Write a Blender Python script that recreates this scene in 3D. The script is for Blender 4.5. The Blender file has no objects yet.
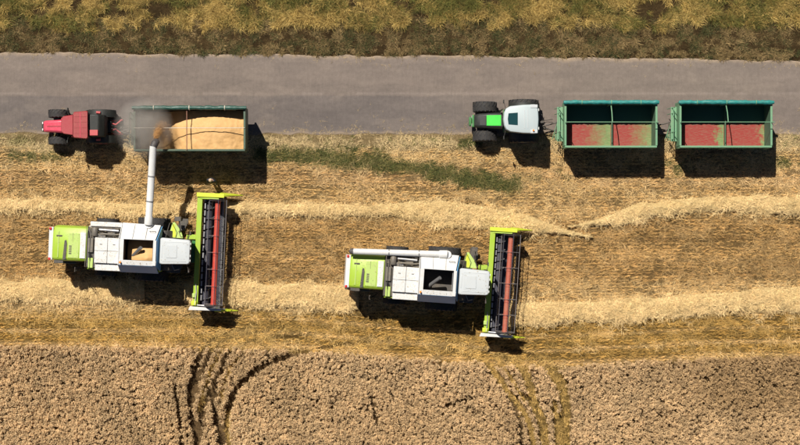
import bpy, bmesh, math, random
import numpy as np
from mathutils import Vector, Matrix, Euler

R = math.radians
random.seed(7)
rng = np.random.default_rng(11)
S = bpy.context.scene
C = S.collection

# ------------------------------------------------------------------ camera
CAM_H = 80.0
cam_d = bpy.data.cameras.new('camera')
cam = bpy.data.objects.new('camera', cam_d)
C.objects.link(cam)
cam.location = (0, 0, CAM_H)
cam.rotation_euler = (0, 0, 0)
cam_d.sensor_width = 36
cam_d.angle = 2 * math.atan(22.22 / CAM_H)
cam_d.clip_start = 0.5
cam_d.clip_end = 3000
S.camera = cam

# ------------------------------------------------------------------ light
SUN_EL = R(54)
SUN_AZ = R(-28)            # clockwise from +Y
W = bpy.data.worlds.new('World')
S.world = W
W.use_nodes = True
wn = W.node_tree
sky = wn.nodes.new('ShaderNodeTexSky')
sky.sky_type = 'NISHITA'
sky.sun_disc = False
sky.sun_elevation = SUN_EL
sky.sun_rotation = SUN_AZ
sky.air_density = 0.45
sky.dust_density = 0.3
bgn = wn.nodes['Background']
bgn.inputs['Strength'].default_value = 0.05
wn.links.new(sky.outputs[0], bgn.inputs[0])
sun_d = bpy.data.lights.new('sun', 'SUN')
sun_d.energy = 5.0
sun_d.angle = R(0.5)
sun_d.color = (1.0, 0.95, 0.86)
sun = bpy.data.objects.new('sun', sun_d)
C.objects.link(sun)
to_sun = Vector((math.sin(SUN_AZ) * math.cos(SUN_EL), math.cos(SUN_AZ) * math.cos(SUN_EL), math.sin(SUN_EL)))
sun.rotation_euler = to_sun.to_track_quat('Z', 'Y').to_euler()
sun.location = to_sun * 60
vs = S.view_settings
vs.view_transform = 'Standard'
vs.look = 'None'
vs.exposure = 0.4
vs.gamma = 1.0
vs.use_curve_mapping = False
S.cycles.max_bounces = 6
S.cycles.volume_bounces = 1


# ------------------------------------------------------------------ helpers
def wpt(px, py, z=0.0):
    """survey point of the aerial view -> metres on the ground plane"""
    k = (CAM_H - z) / CAM_H / 18.0
    return Vector(((px - 400) * k, (222.5 - py) * k, z))


def tag(o, label=None, cat=None, group=None, kind=None):
    if label: o['label'] = label
    if cat: o['category'] = cat
    if group: o['group'] = group
    if kind: o['kind'] = kind
    return o


def empty(name, loc=(0, 0, 0), rz=0.0):
    o = bpy.data.objects.new(name, None)
    o.empty_display_size = 0.3
    C.objects.link(o)
    o.location = loc
    o.rotation_euler = (0, 0, rz)
    return o


class MB:
    def __init__(s):
        s.v, s.f = [], []

    def add(s, vs_, fs_):
        b = len(s.v)
        s.v += [tuple(p) for p in vs_]
        s.f += [tuple(b + i for i in f) for f in fs_]
        return s

    def box(s, x0, x1, y0, y1, z0, z1, rot=None, piv=None):
        P = [Vector(p) for p in ((x0, y0, z0), (x1, y0, z0), (x1, y1, z0), (x0, y1, z0),
                                 (x0, y0, z1), (x1, y0, z1), (x1, y1, z1), (x0, y1, z1))]
        if rot is not None:
            M = Euler(rot).to_matrix()
            c = Vector(piv) if piv else (P[0] + P[6]) / 2
            P = [M @ (p - c) + c for p in P]
        return s.add(P, [(3, 2, 1, 0), (4, 5, 6, 7), (0, 1, 5, 4), (1, 2, 6, 5), (2, 3, 7, 6), (3, 0, 4, 7)])

    def prism(s, poly, axis, a, b):
        n = len(poly)
        def mk(p, t):
            return {'x': (t, p[0], p[1]), 'y': (p[0], t, p[1]), 'z': (p[0], p[1], t)}[axis]
        P = [mk(p, a) for p in poly] + [mk(p, b) for p in poly]
        F = [tuple(range(n))[::-1], tuple(range(n, 2 * n))]
        F += [(i, (i + 1) % n, n + (i + 1) % n, n + i) for i in range(n)]
        return s.add(P, F)

    def slab(s, quad, t):
        q = [Vector(p) for p in quad]
        nrm = (q[1] - q[0]).cross(q[2] - q[0]).normalized()
        P = q + [p - nrm * t for p in q]
        n = len(q)
        F = [tuple(range(n)), tuple(range(n, 2 * n))[::-1]]
        F += [(i, n + i, n + (i + 1) % n, (i + 1) % n) for i in range(n)]
        return s.add(P, F)

    def loft(s, rings, cap=True, closed=True):
        n = len(rings[0])
        P = [p for r in rings for p in r]
        F = []
        for k in range(len(rings) - 1):
            for i in range(n if closed else n - 1):
                j = (i + 1) % n
                F.append((k * n + i, k * n + j, (k + 1) * n + j, (k + 1) * n + i))
        if cap:
            F.append(tuple(range(n))[::-1])
            F.append(tuple(range((len(rings) - 1) * n, len(rings) * n)))
        return s.add(P, F)

    def tube(s, pts, r, n=8, cap=True):
        pts = [Vector(p) for p in pts]
        rs = r if isinstance(r, (list, tuple)) else [r] * len(pts)
        rings = []
        up = Vector((0, 0, 1))
        for i, p in enumerate(pts):
            d = (pts[min(i + 1, len(pts) - 1)] - pts[max(i - 1, 0)]).normalized()
            a = d.cross(up if abs(d.z) < 0.95 else Vector((1, 0, 0))).normalized()
            b = d.cross(a).normalized()
            rings.append([p + (a * math.cos(t) + b * math.sin(t)) * rs[i] for t in [2 * math.pi * k / n for k in range(n)]])
        return s.loft(rings, cap)

    def lathe_y(s, prof, c, n=28):
        """profile [(radius, offset)] turned round the Y axis through c"""
        rings = []
        for k in range(n):
            t = 2 * math.pi * k / n
            rings.append([(c[0] + r * math.cos(t), c[1] + o, c[2] + r * math.sin(t)) for r, o in prof])
        rings.append(rings[0])
        m = len(prof)
        P = [p for r in rings[:-1] for p in r]
        F = []
        for k in range(n):
            k2 = (k + 1) % n
            for i in range(m - 1):
                F.append((k * m + i, k * m + i + 1, k2 * m + i + 1, k2 * m + i))
        return s.add(P, F)

    def build(s, name, mat, parent=None, bevel=0.0, smooth=False, seg=2):
        me = bpy.data.meshes.new(name)
        me.from_pydata(s.v, [], s.f)
        bm = bmesh.new()
        bm.from_mesh(me)
        bmesh.ops.recalc_face_normals(bm, faces=bm.faces)
        bm.to_mesh(me)
        bm.free()
        me.materials.append(M[mat] if isinstance(mat, str) else mat)
        if smooth or bevel:
            me.shade_smooth()
            me.set_sharp_from_angle(angle=R(38))
        o = bpy.data.objects.new(name, me)
        C.objects.link(o)
        if parent: o.parent = parent
        if bevel:
            b = o.modifiers.new('bevel', 'BEVEL')
            b.width = bevel
            b.segments = seg
            b.limit_method = 'ANGLE'
            b.angle_limit = R(35)
        return o


def box_part(name, mat, parent, *d, bevel=0.012, rot=None, piv=None):
    return MB().box(*d, rot=rot, piv=piv).build(name, mat, parent, bevel=bevel)


# ---- numpy value noise
def vnoise(x, y, seed=0):
    xi = np.floor(x).astype(np.int64); yi = np.floor(y).astype(np.int64)
    fx = x - xi; fy = y - yi
    fx = fx * fx * (3 - 2 * fx); fy = fy * fy * (3 - 2 * fy)
    def h(a, b):
        n = (a * 374761393 + b * 668265263 + seed * 974711) & 0x7fffffff
        n = ((n ^ (n >> 13)) * 1274126177) & 0x7fffffff
        n = n ^ (n >> 16)
        return (n & 0xffff) / 65535.0
    a, b, c, d = h(xi, yi), h(xi + 1, yi), h(xi, yi + 1), h(xi + 1, yi + 1)
    return (a * (1 - fx) + b * fx) * (1 - fy) + (c * (1 - fx) + d * fx) * fy


def fbm(x, y, seed=0, octv=4):
    t = 0; a = 0.5; n = 0
    for k in range(octv):
        t = t + a * vnoise(x * 2 ** k + 17.3 * k, y * 2 ** k - 9.1 * k, seed + k)
        n += a; a *= 0.5
    return t / n


def sstep(a, b, x):
    t = np.clip((x - a) / (b - a), 0, 1)
    return t * t * (3 - 2 * t)


def polydist(x, y, line):
    """distance from points to a polyline (metres)"""
    d = np.full(x.shape, 1e9)
    for (x0, y0), (x1, y1) in zip(line[:-1], line[1:]):
        dx, dy = x1 - x0, y1 - y0
        t = np.clip(((x - x0) * dx + (y - y0) * dy) / (dx * dx + dy * dy), 0, 1)
        d = np.minimum(d, np.hypot(x - x0 - t * dx, y - y0 - t * dy))
    return d


def smoothline(pp, n=6):
    """pixel survey line -> smooth metre polyline (Catmull-Rom)"""
    P = [np.array(wpt(*p)[:2]) for p in pp]
    P = [2 * P[0] - P[1]] + P + [2 * P[-1] - P[-2]]
    out = []
    for i in range(1, len(P) - 2):
        for k in range(n):
            t = k / n
            a, b, c, d = P[i - 1], P[i], P[i + 1], P[i + 2]
            out.append(tuple(0.5 * (2 * b + (c - a) * t + (2 * a - 5 * b + 4 * c - d) * t * t + (3 * b - a - 3 * c + d) * t ** 3)))
    out.append(tuple(P[-2]))
    return out


# ------------------------------------------------------------------ materials
M = {}


def new_mat(name):
    m = bpy.data.materials.new(name)
    m.use_nodes = True
    nt = m.node_tree
    return m, nt, nt.nodes['Principled BSDF']


def nd(nt, typ, **kw):
    n = nt.nodes.new(typ)
    for k, v in kw.items():
        if k in n.inputs: n.inputs[k].default_value = v
        else: setattr(n, k, v)
    return n


def mixc(nt, fac, a, b, mode='MIX'):
    n = nt.nodes.new('ShaderNodeMix')
    n.data_type = 'RGBA'
    n.blend_type = mode
    for sock, val in ((n.inputs[0], fac), (n.inputs[6], a), (n.inputs[7], b)):
        if hasattr(val, 'is_linked') or isinstance(val, bpy.types.NodeSocket): nt.links.new(val, sock)
        elif isinstance(val, (int, float)): sock.default_value = val
        else: sock.default_value = (*val, 1) if len(val) == 3 else val
    return n.outputs[2]


def ramp(nt, src, stops):
    r = nt.nodes.new('ShaderNodeValToRGB')
    e = r.color_ramp.elements
    e[0].position, e[0].color = stops[0][0], (*stops[0][1], 1) if not isinstance(stops[0][1], float) else (stops[0][1],) * 3 + (1,)
    e[1].position, e[1].color = stops[-1][0], (*stops[-1][1], 1) if not isinstance(stops[-1][1], float) else (stops[-1][1],) * 3 + (1,)
    for p, c in stops[1:-1]:
        k = e.new(p)
        k.color = (*c, 1) if not isinstance(c, float) else (c, c, c, 1)
    nt.links.new(src, r.inputs[0])
    return r.outputs[0]


def coords(nt, scale=(1, 1, 1), out='Object'):
    tc = nt.nodes.new('ShaderNodeTexCoord')
    mp = nt.nodes.new('ShaderNodeMapping')
    mp.inputs['Scale'].default_value = scale
    oi = nt.nodes.new('ShaderNodeObjectInfo')
    va = nt.nodes.new('ShaderNodeVectorMath'); va.operation = 'MULTIPLY_ADD'
    nt.links.new(oi.outputs['Location'], va.inputs[0]); va.inputs[1].default_value = (.37, .61, .5)
    nt.links.new(tc.outputs[out], va.inputs[2])
    nt.links.new(va.outputs[0], mp.inputs[0])
    return mp.outputs[0]


def noise(nt, co, scale, detail=4, rough=0.6):
    n = nt.nodes.new('ShaderNodeTexNoise')
    n.inputs['Scale'].default_value = scale
    n.inputs['Detail'].default_value = detail
    n.inputs['Roughness'].default_value = rough
    nt.links.new(co, n.inputs['Vector'])
    return n.outputs[0]


def bump(nt, bsdf, h, strength=0.3, dist=0.02):
    b = nt.nodes.new('ShaderNodeBump')
    b.inputs['Strength'].default_value = strength
    b.inputs['Distance'].default_value = dist
    nt.links.new(h, b.inputs['Height'])
    nt.links.new(b.outputs[0], bsdf.inputs['Normal'])


def paint(name, col, rough=0.4, dust=0.35, metal=0.0, dcol=(0.36, 0.28, 0.17), wear=None):
    m, nt, b = new_mat(name)
    co = coords(nt)
    n1 = noise(nt, co, 2.2, 6, 0.65)
    n2 = noise(nt, co, 14, 5, 0.7)
    f1 = ramp(nt, n1, [(0.38, 0.0), (0.72, 1.0)])
    f2 = ramp(nt, n2, [(0.42, 0.15), (0.7, 1.0)])
    mu = nd(nt, 'ShaderNodeMath', operation='MULTIPLY')
    nt.links.new(f1, mu.inputs[0]); nt.links.new(f2, mu.inputs[1])
    mu2 = nd(nt, 'ShaderNodeMath', operation='MULTIPLY_ADD')
    nt.links.new(mu.outputs[0], mu2.inputs[0])
    mu2.inputs[1].default_value = dust
    mu2.inputs[2].default_value = dust * 0.18
    c = mixc(nt, mu2.outputs[0], col, dcol)
    # fine chaff lying on the paint
    n5 = noise(nt, co, 42, 2, 0.5)
    ch = nd(nt, 'ShaderNodeMath', operation='MULTIPLY')
    nt.links.new(ramp(nt, n5, [(0.60, 0.0), (0.68, 1.0)]), ch.inputs[0]); ch.inputs[1].default_value = min(1.0, dust * 1.3)
    c = mixc(nt, ch.outputs[0], c, (0.40, 0.29, 0.14))
    if wear:
        n3 = noise(nt, co, 6, 6, 0.75)
        c = mixc(nt, ramp(nt, n3, [(0.60, 0.0), (0.66, 1.0)]), c, wear)
    nt.links.new(c, b.inputs['Base Color'])
    rr = nd(nt, 'ShaderNodeMath', operation='MULTIPLY_ADD')
    nt.links.new(mu.outputs[0], rr.inputs[0]); rr.inputs[1].default_value = 0.35; rr.inputs[2].default_value = rough
    nt.links.new(rr.outputs[0], b.inputs['Roughness'])
    b.inputs['Metallic'].default_value = metal
    M[name] = m
    return m


paint('chaff', (0.60, 0.48, 0.28), 0.85, 0.05)
paint('lime', (0.29, 0.46, 0.012), 0.42, 0.40)
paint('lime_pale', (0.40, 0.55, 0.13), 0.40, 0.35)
paint('lime_yellow', (0.52, 0.60, 0.02), 0.42, 0.25)
paint('white_paint', (0.62, 0.63, 0.635), 0.38, 0.55, dcol=(0.45, 0.38, 0.27))
paint('cab_white', (0.48, 0.51, 0.525), 0.36, 0.22, dcol=(0.45, 0.38, 0.27))
paint('roof_grey', (0.40, 0.46, 0.475), 0.36, 0.18, dcol=(0.42, 0.37, 0.28))
paint('dark_metal', (0.03, 0.03, 0.033), 0.55, 0.30)
paint('navy_metal', (0.018, 0.022, 0.045), 0.5, 0.16)
paint('engine_metal', (0.09, 0.085, 0.08), 0.5, 0.5)
paint('steel', (0.38, 0.38, 0.39), 0.38, 0.25, metal=0.7)
paint('reel_red', (0.45, 0.028, 0.02), 0.42, 0.25)
paint('reel_grey', (0.13, 0.12, 0.13), 0.5, 0.3)
paint('reel_faded', (0.36, 0.055, 0.035), 0.55, 0.5)
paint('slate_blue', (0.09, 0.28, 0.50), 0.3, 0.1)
paint('tail_red', (0.5, 0.01, 0.015), 0.3, 0.1)
paint('tractor_red', (0.30, 0.010, 0.022), 0.42, 0.20, dcol=(0.5, 0.2, 0.18))
paint('hood_glare_red', (0.55, 0.04, 0.085), 0.25, 0.25, dcol=(0.6, 0.3, 0.3))  # pinkish glare of the hood mixed into its red
paint('roof_red', (0.27, 0.012, 0.02), 0.5, 0.28, dcol=(0.34, 0.16, 0.12))
paint('frame_red', (0.45, 0.04, 0.06), 0.5, 0.3)
paint('hood_green', (0.035, 0.62, 0.045), 0.35, 0.06)
paint('tractor_green', (0.02, 0.16, 0.04), 0.4, 0.2)
paint('tractor_dark', (0.010, 0.013, 0.013), 0.5, 0.06)
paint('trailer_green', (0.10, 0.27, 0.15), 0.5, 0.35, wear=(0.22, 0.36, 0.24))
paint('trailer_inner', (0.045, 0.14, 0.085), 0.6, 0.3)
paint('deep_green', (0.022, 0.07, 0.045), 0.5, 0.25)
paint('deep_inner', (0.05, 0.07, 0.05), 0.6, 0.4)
paint('rope', (0.5, 0.45, 0.36), 0.8, 0.2)
paint('bow_brown', (0.16, 0.05, 0.03), 0.6, 0.3)
paint('rubber', (0.017, 0.017, 0.019), 0.75, 0.22, dcol=(0.07, 0.06, 0.05))
paint('boot_rubber', (0.03, 0.028, 0.035), 0.6, 0.2)
paint('rim_cream', (0.55, 0.50, 0.38), 0.5, 0.4)


def mk_tarp(name, col):
    m, nt, b = new_mat(name)
    co = coords(nt, (3, 14, 14))
    n = noise(nt, co, 1.6, 4)
    nt.links.new(mixc(nt, ramp(nt, n, [(0.35, 0.0), (0.7, 1.0)]), col, tuple(min(1, c * 1.8 + 0.01) for c in col)), b.inputs['Base Color'])
    b.inputs['Roughness'].default_value = 0.42
    bump(nt, b, n, 0.7, 0.03)
    M[name] = m


mk_tarp('tarp_teal', (0.012, 0.14, 0.125))
mk_tarp('tarp_dark', (0.012, 0.05, 0.036))


def mk_floor():
    # worn floor paint: red left in the middle of each bay, green towards the rear
    m, nt, b = new_mat('trailer_floor')
    tc = nt.nodes.new('ShaderNodeTexCoord')
    sep = nt.nodes.new('ShaderNodeSeparateXYZ')
    nt.links.new(tc.outputs['Object'], sep.inputs[0])
    ad = nd(nt, 'ShaderNodeMath', operation='ADD'); nt.links.new(sep.outputs[0], ad.inputs[0]); ad.inputs[1].default_value = 9.50
    md = nd(nt, 'ShaderNodeMath', operation='MODULO'); nt.links.new(ad.outputs[0], md.inputs[0]); md.inputs[1].default_value = 2.42
    co = coords(nt)
    n1 = noise(nt, co, 4.0, 8, 0.75)
    n2 = noise(nt, coords(nt, (3, 22, 3)), 1.6, 6, 0.75)
    ma = nd(nt, 'ShaderNodeMath', operation='MULTIPLY_ADD'); nt.links.new(n1, ma.inputs[0]); ma.inputs[1].default_value = 2.4; nt.links.new(md.outputs[0], ma.inputs[2])
    f = ramp(nt, ma.outputs[0], [(0.0, 0.0), (1.0, 1.0)])
    mr = nt.nodes.new('ShaderNodeMapRange'); nt.links.new(ma.outputs[0], mr.inputs[0])
    mr.inputs[1].default_value = 3.1; mr.inputs[2].default_value = 3.5
    red = mixc(nt, ramp(nt, n2, [(0.46, 0.0), (0.70, 1.0)]), (0.25, 0.018, 0.013), (0.23, 0.12, 0.075))
    grn = mixc(nt, ramp(nt, n2, [(0.4, 0.0), (0.8, 1.0)]), (0.095, 0.185, 0.055), (0.30, 0.26, 0.12))
    c = mixc(nt, mr.outputs[0], red, grn)
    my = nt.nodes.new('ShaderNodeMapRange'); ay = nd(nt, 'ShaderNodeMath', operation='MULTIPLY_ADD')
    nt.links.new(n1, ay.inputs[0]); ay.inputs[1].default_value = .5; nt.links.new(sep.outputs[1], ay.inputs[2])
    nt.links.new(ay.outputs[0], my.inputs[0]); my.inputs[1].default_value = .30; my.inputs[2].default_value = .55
    nt.links.new(mixc(nt, my.outputs[0], c, (0.03, 0.10, 0.07)), b.inputs['Base Color'])  # shade along the north half painted in as dark green
    b.inputs['Roughness'].default_value = 0.65
    M['trailer_floor'] = m
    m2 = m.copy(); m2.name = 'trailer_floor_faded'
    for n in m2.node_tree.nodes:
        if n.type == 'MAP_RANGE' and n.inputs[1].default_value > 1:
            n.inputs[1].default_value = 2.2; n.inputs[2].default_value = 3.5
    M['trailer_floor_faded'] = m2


mk_floor()


def mk_glass():
    m, nt, b = new_mat('cab_glass')
    b.inputs['Base Color'].default_value = (0.35, 0.45, 0.45, 1)
    b.inputs['Transmission Weight'].default_value = 0.85
    b.inputs['Roughness'].default_value = 0.03
    b.inputs['IOR'].default_value = 1.45
    M['cab_glass'] = m
    m, nt, b = new_mat('roof_glass')
    b.inputs['Base Color'].default_value = (0.012, 0.045, 0.05, 1)
    b.inputs['Roughness'].default_value = 0.08
    M['roof_glass'] = m
    m, nt, b = new_mat('lamp_glass')
    b.inputs['Base Color'].default_value = (0.8, 0.8, 0.75, 1)
    b.inputs['Roughness'].default_value = 0.12
    M['lamp_glass'] = m
    m, nt, b = new_mat('beacon')
    b.inputs['Base Color'].default_value = (0.8, 0.25, 0.02, 1)
    b.inputs['Roughness'].default_value = 0.2
    M['beacon'] = m


mk_glass()


def mk_grain():
    m, nt, b = new_mat('grain')
    co = coords(nt)
    n1 = noise(nt, co, 1.6, 5)
    n2 = noise(nt, co, 90, 3)
    c = mixc(nt, ramp(nt, n1, [(0.35, 0.0), (0.7, 1.0)]), (0.60, 0.35, 0.135), (0.70, 0.43, 0.185))
    c = mixc(nt, ramp(nt, n2, [(0.35, 0.0), (0.6, 1.0)]), mixc(nt, 0.35, c, (0.25, 0.13, 0.05)), c)
    nt.links.new(c, b.inputs['Base Color'])
    b.inputs['Roughness'].default_value = 0.8
    bump(nt, b, n2, 0.5, 0.01)
    M['grain'] = m


mk_grain()


def mk_tint(name, jitter=0.35, rough=0.75, spec=0.25, trans=0.0):
    """instances take the colour stored with each plant"""
    m, nt, b = new_mat(name)
    at = nt.nodes.new('ShaderNodeAttribute')
    at.attribute_type = 'INSTANCER'
    at.attribute_name = 'tint'
    g = nt.nodes.new('ShaderNodeNewGeometry')
    mr = nt.nodes.new('ShaderNodeMapRange')
    nt.links.new(g.outputs['Random Per Island'], mr.inputs[0])
    mr.inputs[3].default_value = 1 - jitter
    mr.inputs[4].default_value = 1 + jitter
    vm = nt.nodes.new('ShaderNodeVectorMath'); vm.operation = 'SCALE'
    nt.links.new(at.outputs['Color'], vm.inputs[0])
    nt.links.new(mr.outputs[0], vm.inputs['Scale'])
    nt.links.new(vm.outputs[0], b.inputs['Base Color'])
    b.inputs['Roughness'].default_value = rough
    b.inputs['Specular IOR Level'].default_value = spec
    M[name] = m


mk_tint('straw_tint')
mk_tint('grass_tint', 0.45)
mk_tint('wheat_tint', 0.3)


def mk_ground():
    m, nt, b = new_mat('field_soil')
    at = nt.nodes.new('ShaderNodeAttribute')
    at.attribute_name = 'zone'
    co = coords(nt)
    n1 = noise(nt, co, 9, 6, 0.7)
    n2 = noise(nt, coords(nt, (5, 26, 1)), 1.0, 5, 0.7)
    n3 = noise(nt, co, 45, 3, 0.7)
    c = mixc(nt, 1.0, at.outputs['Color'], ramp(nt, n1, [(0.3, (0.55, 0.52, 0.48)), (0.75, (1.35, 1.35, 1.35))]), 'MULTIPLY')
    c = mixc(nt, 1.0, c, ramp(nt, n2, [(0.32, (0.6, 0.58, 0.55)), (0.7, (1.3, 1.3, 1.3))]), 'MULTIPLY')
    c = mixc(nt, 1.0, c, ramp(nt, n3, [(0.32, (0.55, 0.55, 0.55)), (0.68, (1.35, 1.35, 1.35))]), 'MULTIPLY')
    nt.links.new(c, b.inputs['Base Color'])
    b.inputs['Roughness'].default_value = 0.95
    b.inputs['Specular IOR Level'].default_value = 0.1
    bump(nt, b, n3, 0.9, 0.05)
    M['field_soil'] = m


mk_ground()


def mk_straw_bed():
    m, nt, b = new_mat('straw_bed')
    co = coords(nt)
    n1 = noise(nt, coords(nt, (6, 16, 6)), 1.2, 6, 0.75)
    n2 = noise(nt, co, 50, 3, 0.7)
    c = ramp(nt, n1, [(0.28, (0.36, 0.235, 0.09)), (0.5, (0.56, 0.40, 0.18)), (0.72, (0.72, 0.55, 0.29))])
    c = mixc(nt, 1.0, c, ramp(nt, n2, [(0.3, (0.6, 0.6, 0.6)), (0.65, (1.25, 1.25, 1.25))]), 'MULTIPLY')
    nt.links.new(c, b.inputs['Base Color'])
    b.inputs['Roughness'].default_value = 0.9
    b.inputs['Specular IOR Level'].default_value = 0.15
    bump(nt, b, n2, 0.9, 0.05)
    M['straw_bed'] = m


mk_straw_bed()


def mk_asphalt():
    m, nt, b = new_mat('asphalt')
    at = nt.nodes.new('ShaderNodeAttribute'); at.attribute_name = 'zone'
    co = coords(nt)
    n0 = noise(nt, coords(nt, (0.35, 1.2, 1)), 1.0, 5, 0.6)
    n1 = noise(nt, co, 5, 6, 0.7)
    n2 = noise(nt, co, 55, 3, 0.8)
    n4 = noise(nt, coords(nt, (12, 0.8, 1)), 1.0, 3, 0.6)
    c = mixc(nt, 1.0, at.outputs['Color'], ramp(nt, n0, [(0.3, (0.86, 0.86, 0.87)), (0.72, (1.12, 1.11, 1.1))]), 'MULTIPLY')
    c = mixc(nt, 1.0, c, ramp(nt, n1, [(0.3, (0.88, 0.88, 0.88)), (0.7, (1.1, 1.1, 1.1))]), 'MULTIPLY')
    c = mixc(nt, 1.0, c, ramp(nt, n2, [(0.3, (0.72, 0.72, 0.72)), (0.7, (1.25, 1.25, 1.25))]), 'MULTIPLY')
    c = mixc(nt, 1.0, c, ramp(nt, n4, [(0.3, (0.95, 0.95, 0.95)), (0.7, (1.05, 1.05, 1.05))]), 'MULTIPLY')
    nt.links.new(c, b.inputs['Base Color'])
    b.inputs['Roughness'].default_value = 0.85
    b.inputs['Specular IOR Level'].default_value = 0.3
    bump(nt, b, n2, 0.4, 0.01)
    M['asphalt'] = m


mk_asphalt()

# ------------------------------------------------------------------ layout of the ground (survey lines in pixels of the aerial view)
SW = {   # straw windrows: (centre line, half width m)
    'north_west': ([(-60, 207), (0, 206), (60, 206), (130, 210), (190, 208), (260, 209), (330, 210), (400, 212)], 0.36),
    'north_mid': ([(368, 208), (420, 212), (470, 217), (520, 224), (560, 231), (592, 237)], 0.70),
    'north_east': ([(566, 227), (605, 221), (650, 211), (700, 205), (760, 205), (800, 207), (860, 208)], 0.52),
    'south_west': ([(-60, 291), (0, 291), (50, 291), (92, 291), (140, 292)], 0.66),
    'south_mid': ([(190, 292), (250, 294), (300, 296), (354, 299)], 0.72),
    'south_east': ([(505, 315), (560, 313), (620, 311), (690, 306), (750, 301), (800, 300), (860, 299)], 0.66),
}
SWL = {k: (smoothline(l), w) for k, (l, w) in SW.items()}
WEED = smoothline([(262, 152), (310, 158), (360, 162), (410, 167), (450, 175), (485, 181), (512, 184)])
TR_DARK = [([(205.5, 343), (196.5, 369), (191, 392), (195, 423), (199, 450), (203, 490)], 0.10),
           ([(214.5, 343), (204, 368), (197, 385), (194, 400)], 0.10),
           ([(231, 348), (218, 376), (209, 394), (202, 418), (201, 440)], 0.09),
           ([(219, 372), (214.5, 395), (218, 418), (223, 450), (228, 490)], 0.11),
           ([(318, 347), (289, 354.5), (261, 367), (245.5, 380), (235, 392), (230, 407), (226, 423), (224, 440)], 0.13),
           ([(176, 385), (180, 407), (183.5, 445), (186, 490)], 0.07),
           ([(474, 396), (460, 400), (445, 404)], 0.05),
           ([(371, 395), (374, 410), (378, 424)], 0.05),
           ([(508, 394), (517, 413), (521, 440), (523, 490)], 0.08)]
TR_OPEN = [([(486, 360), (505, 387), (525.6, 415), (533, 445), (537, 490)], 0.15),
           ([(497, 358), (515, 384), (524, 400)], 0.08),
           ([(228, 412), (230, 445), (234, 490)], 0.12),
           ([(222, 350), (211, 372), (204, 392), (199, 410)], 0.08),
           ([(244, 352), (232, 366), (225, 385), (222, 400)], 0.07),
           ([(512, 354), (522, 366), (528, 382), (533, 402), (541, 420), (544, 445), (546, 490)], 0.24),
           ([(540, 354), (549, 366), (560, 384), (564, 407), (563, 445), (562, 490)], 0.30),
           ([(553, 400), (555, 420), (556, 445), (556, 490)], 0.13)]
TR_DARK = [(smoothline(l), w * 1.12) for l, w in TR_DARK]
TR_OPEN = [(smoothline(l), w) for l, w in TR_OPEN]
ARCS = [smoothline([(376, 340), (345, 345), (315, 352)]), smoothline([(400, 338), (440, 341), (462, 350), (491, 368)]),
        smoothline([(180, 330), (240, 333), (300, 342)])]
ARCS_D = [smoothline([(205, 350), (212, 340), (226, 333), (250, 328)]), smoothline([(214, 350), (224, 340), (242, 334), (270, 331)]),
          smoothline([(231, 352), (246, 343), (270, 338), (310, 335)]), smoothline([(318, 349), (350, 343), (390, 341)]),
          smoothline([(430, 343), (465, 354), (486, 366)]), smoothline([(470, 346), (500, 356), (520, 370)]),
          smoothline([(500, 348), (530, 354), (548, 368)])]
PX = lambda x: x * 18 + 400
PY = lambda y: 222.5 - y * 18


def crop_edge(px):
    e = np.interp(px, [-200, 0, 180, 240, 300, 400, 480, 510, 560, 620, 700, 800, 1000], [344, 344, 346, 347, 348, 356, 362, 366, 365, 361, 357, 354, 352])
    return e


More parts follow.
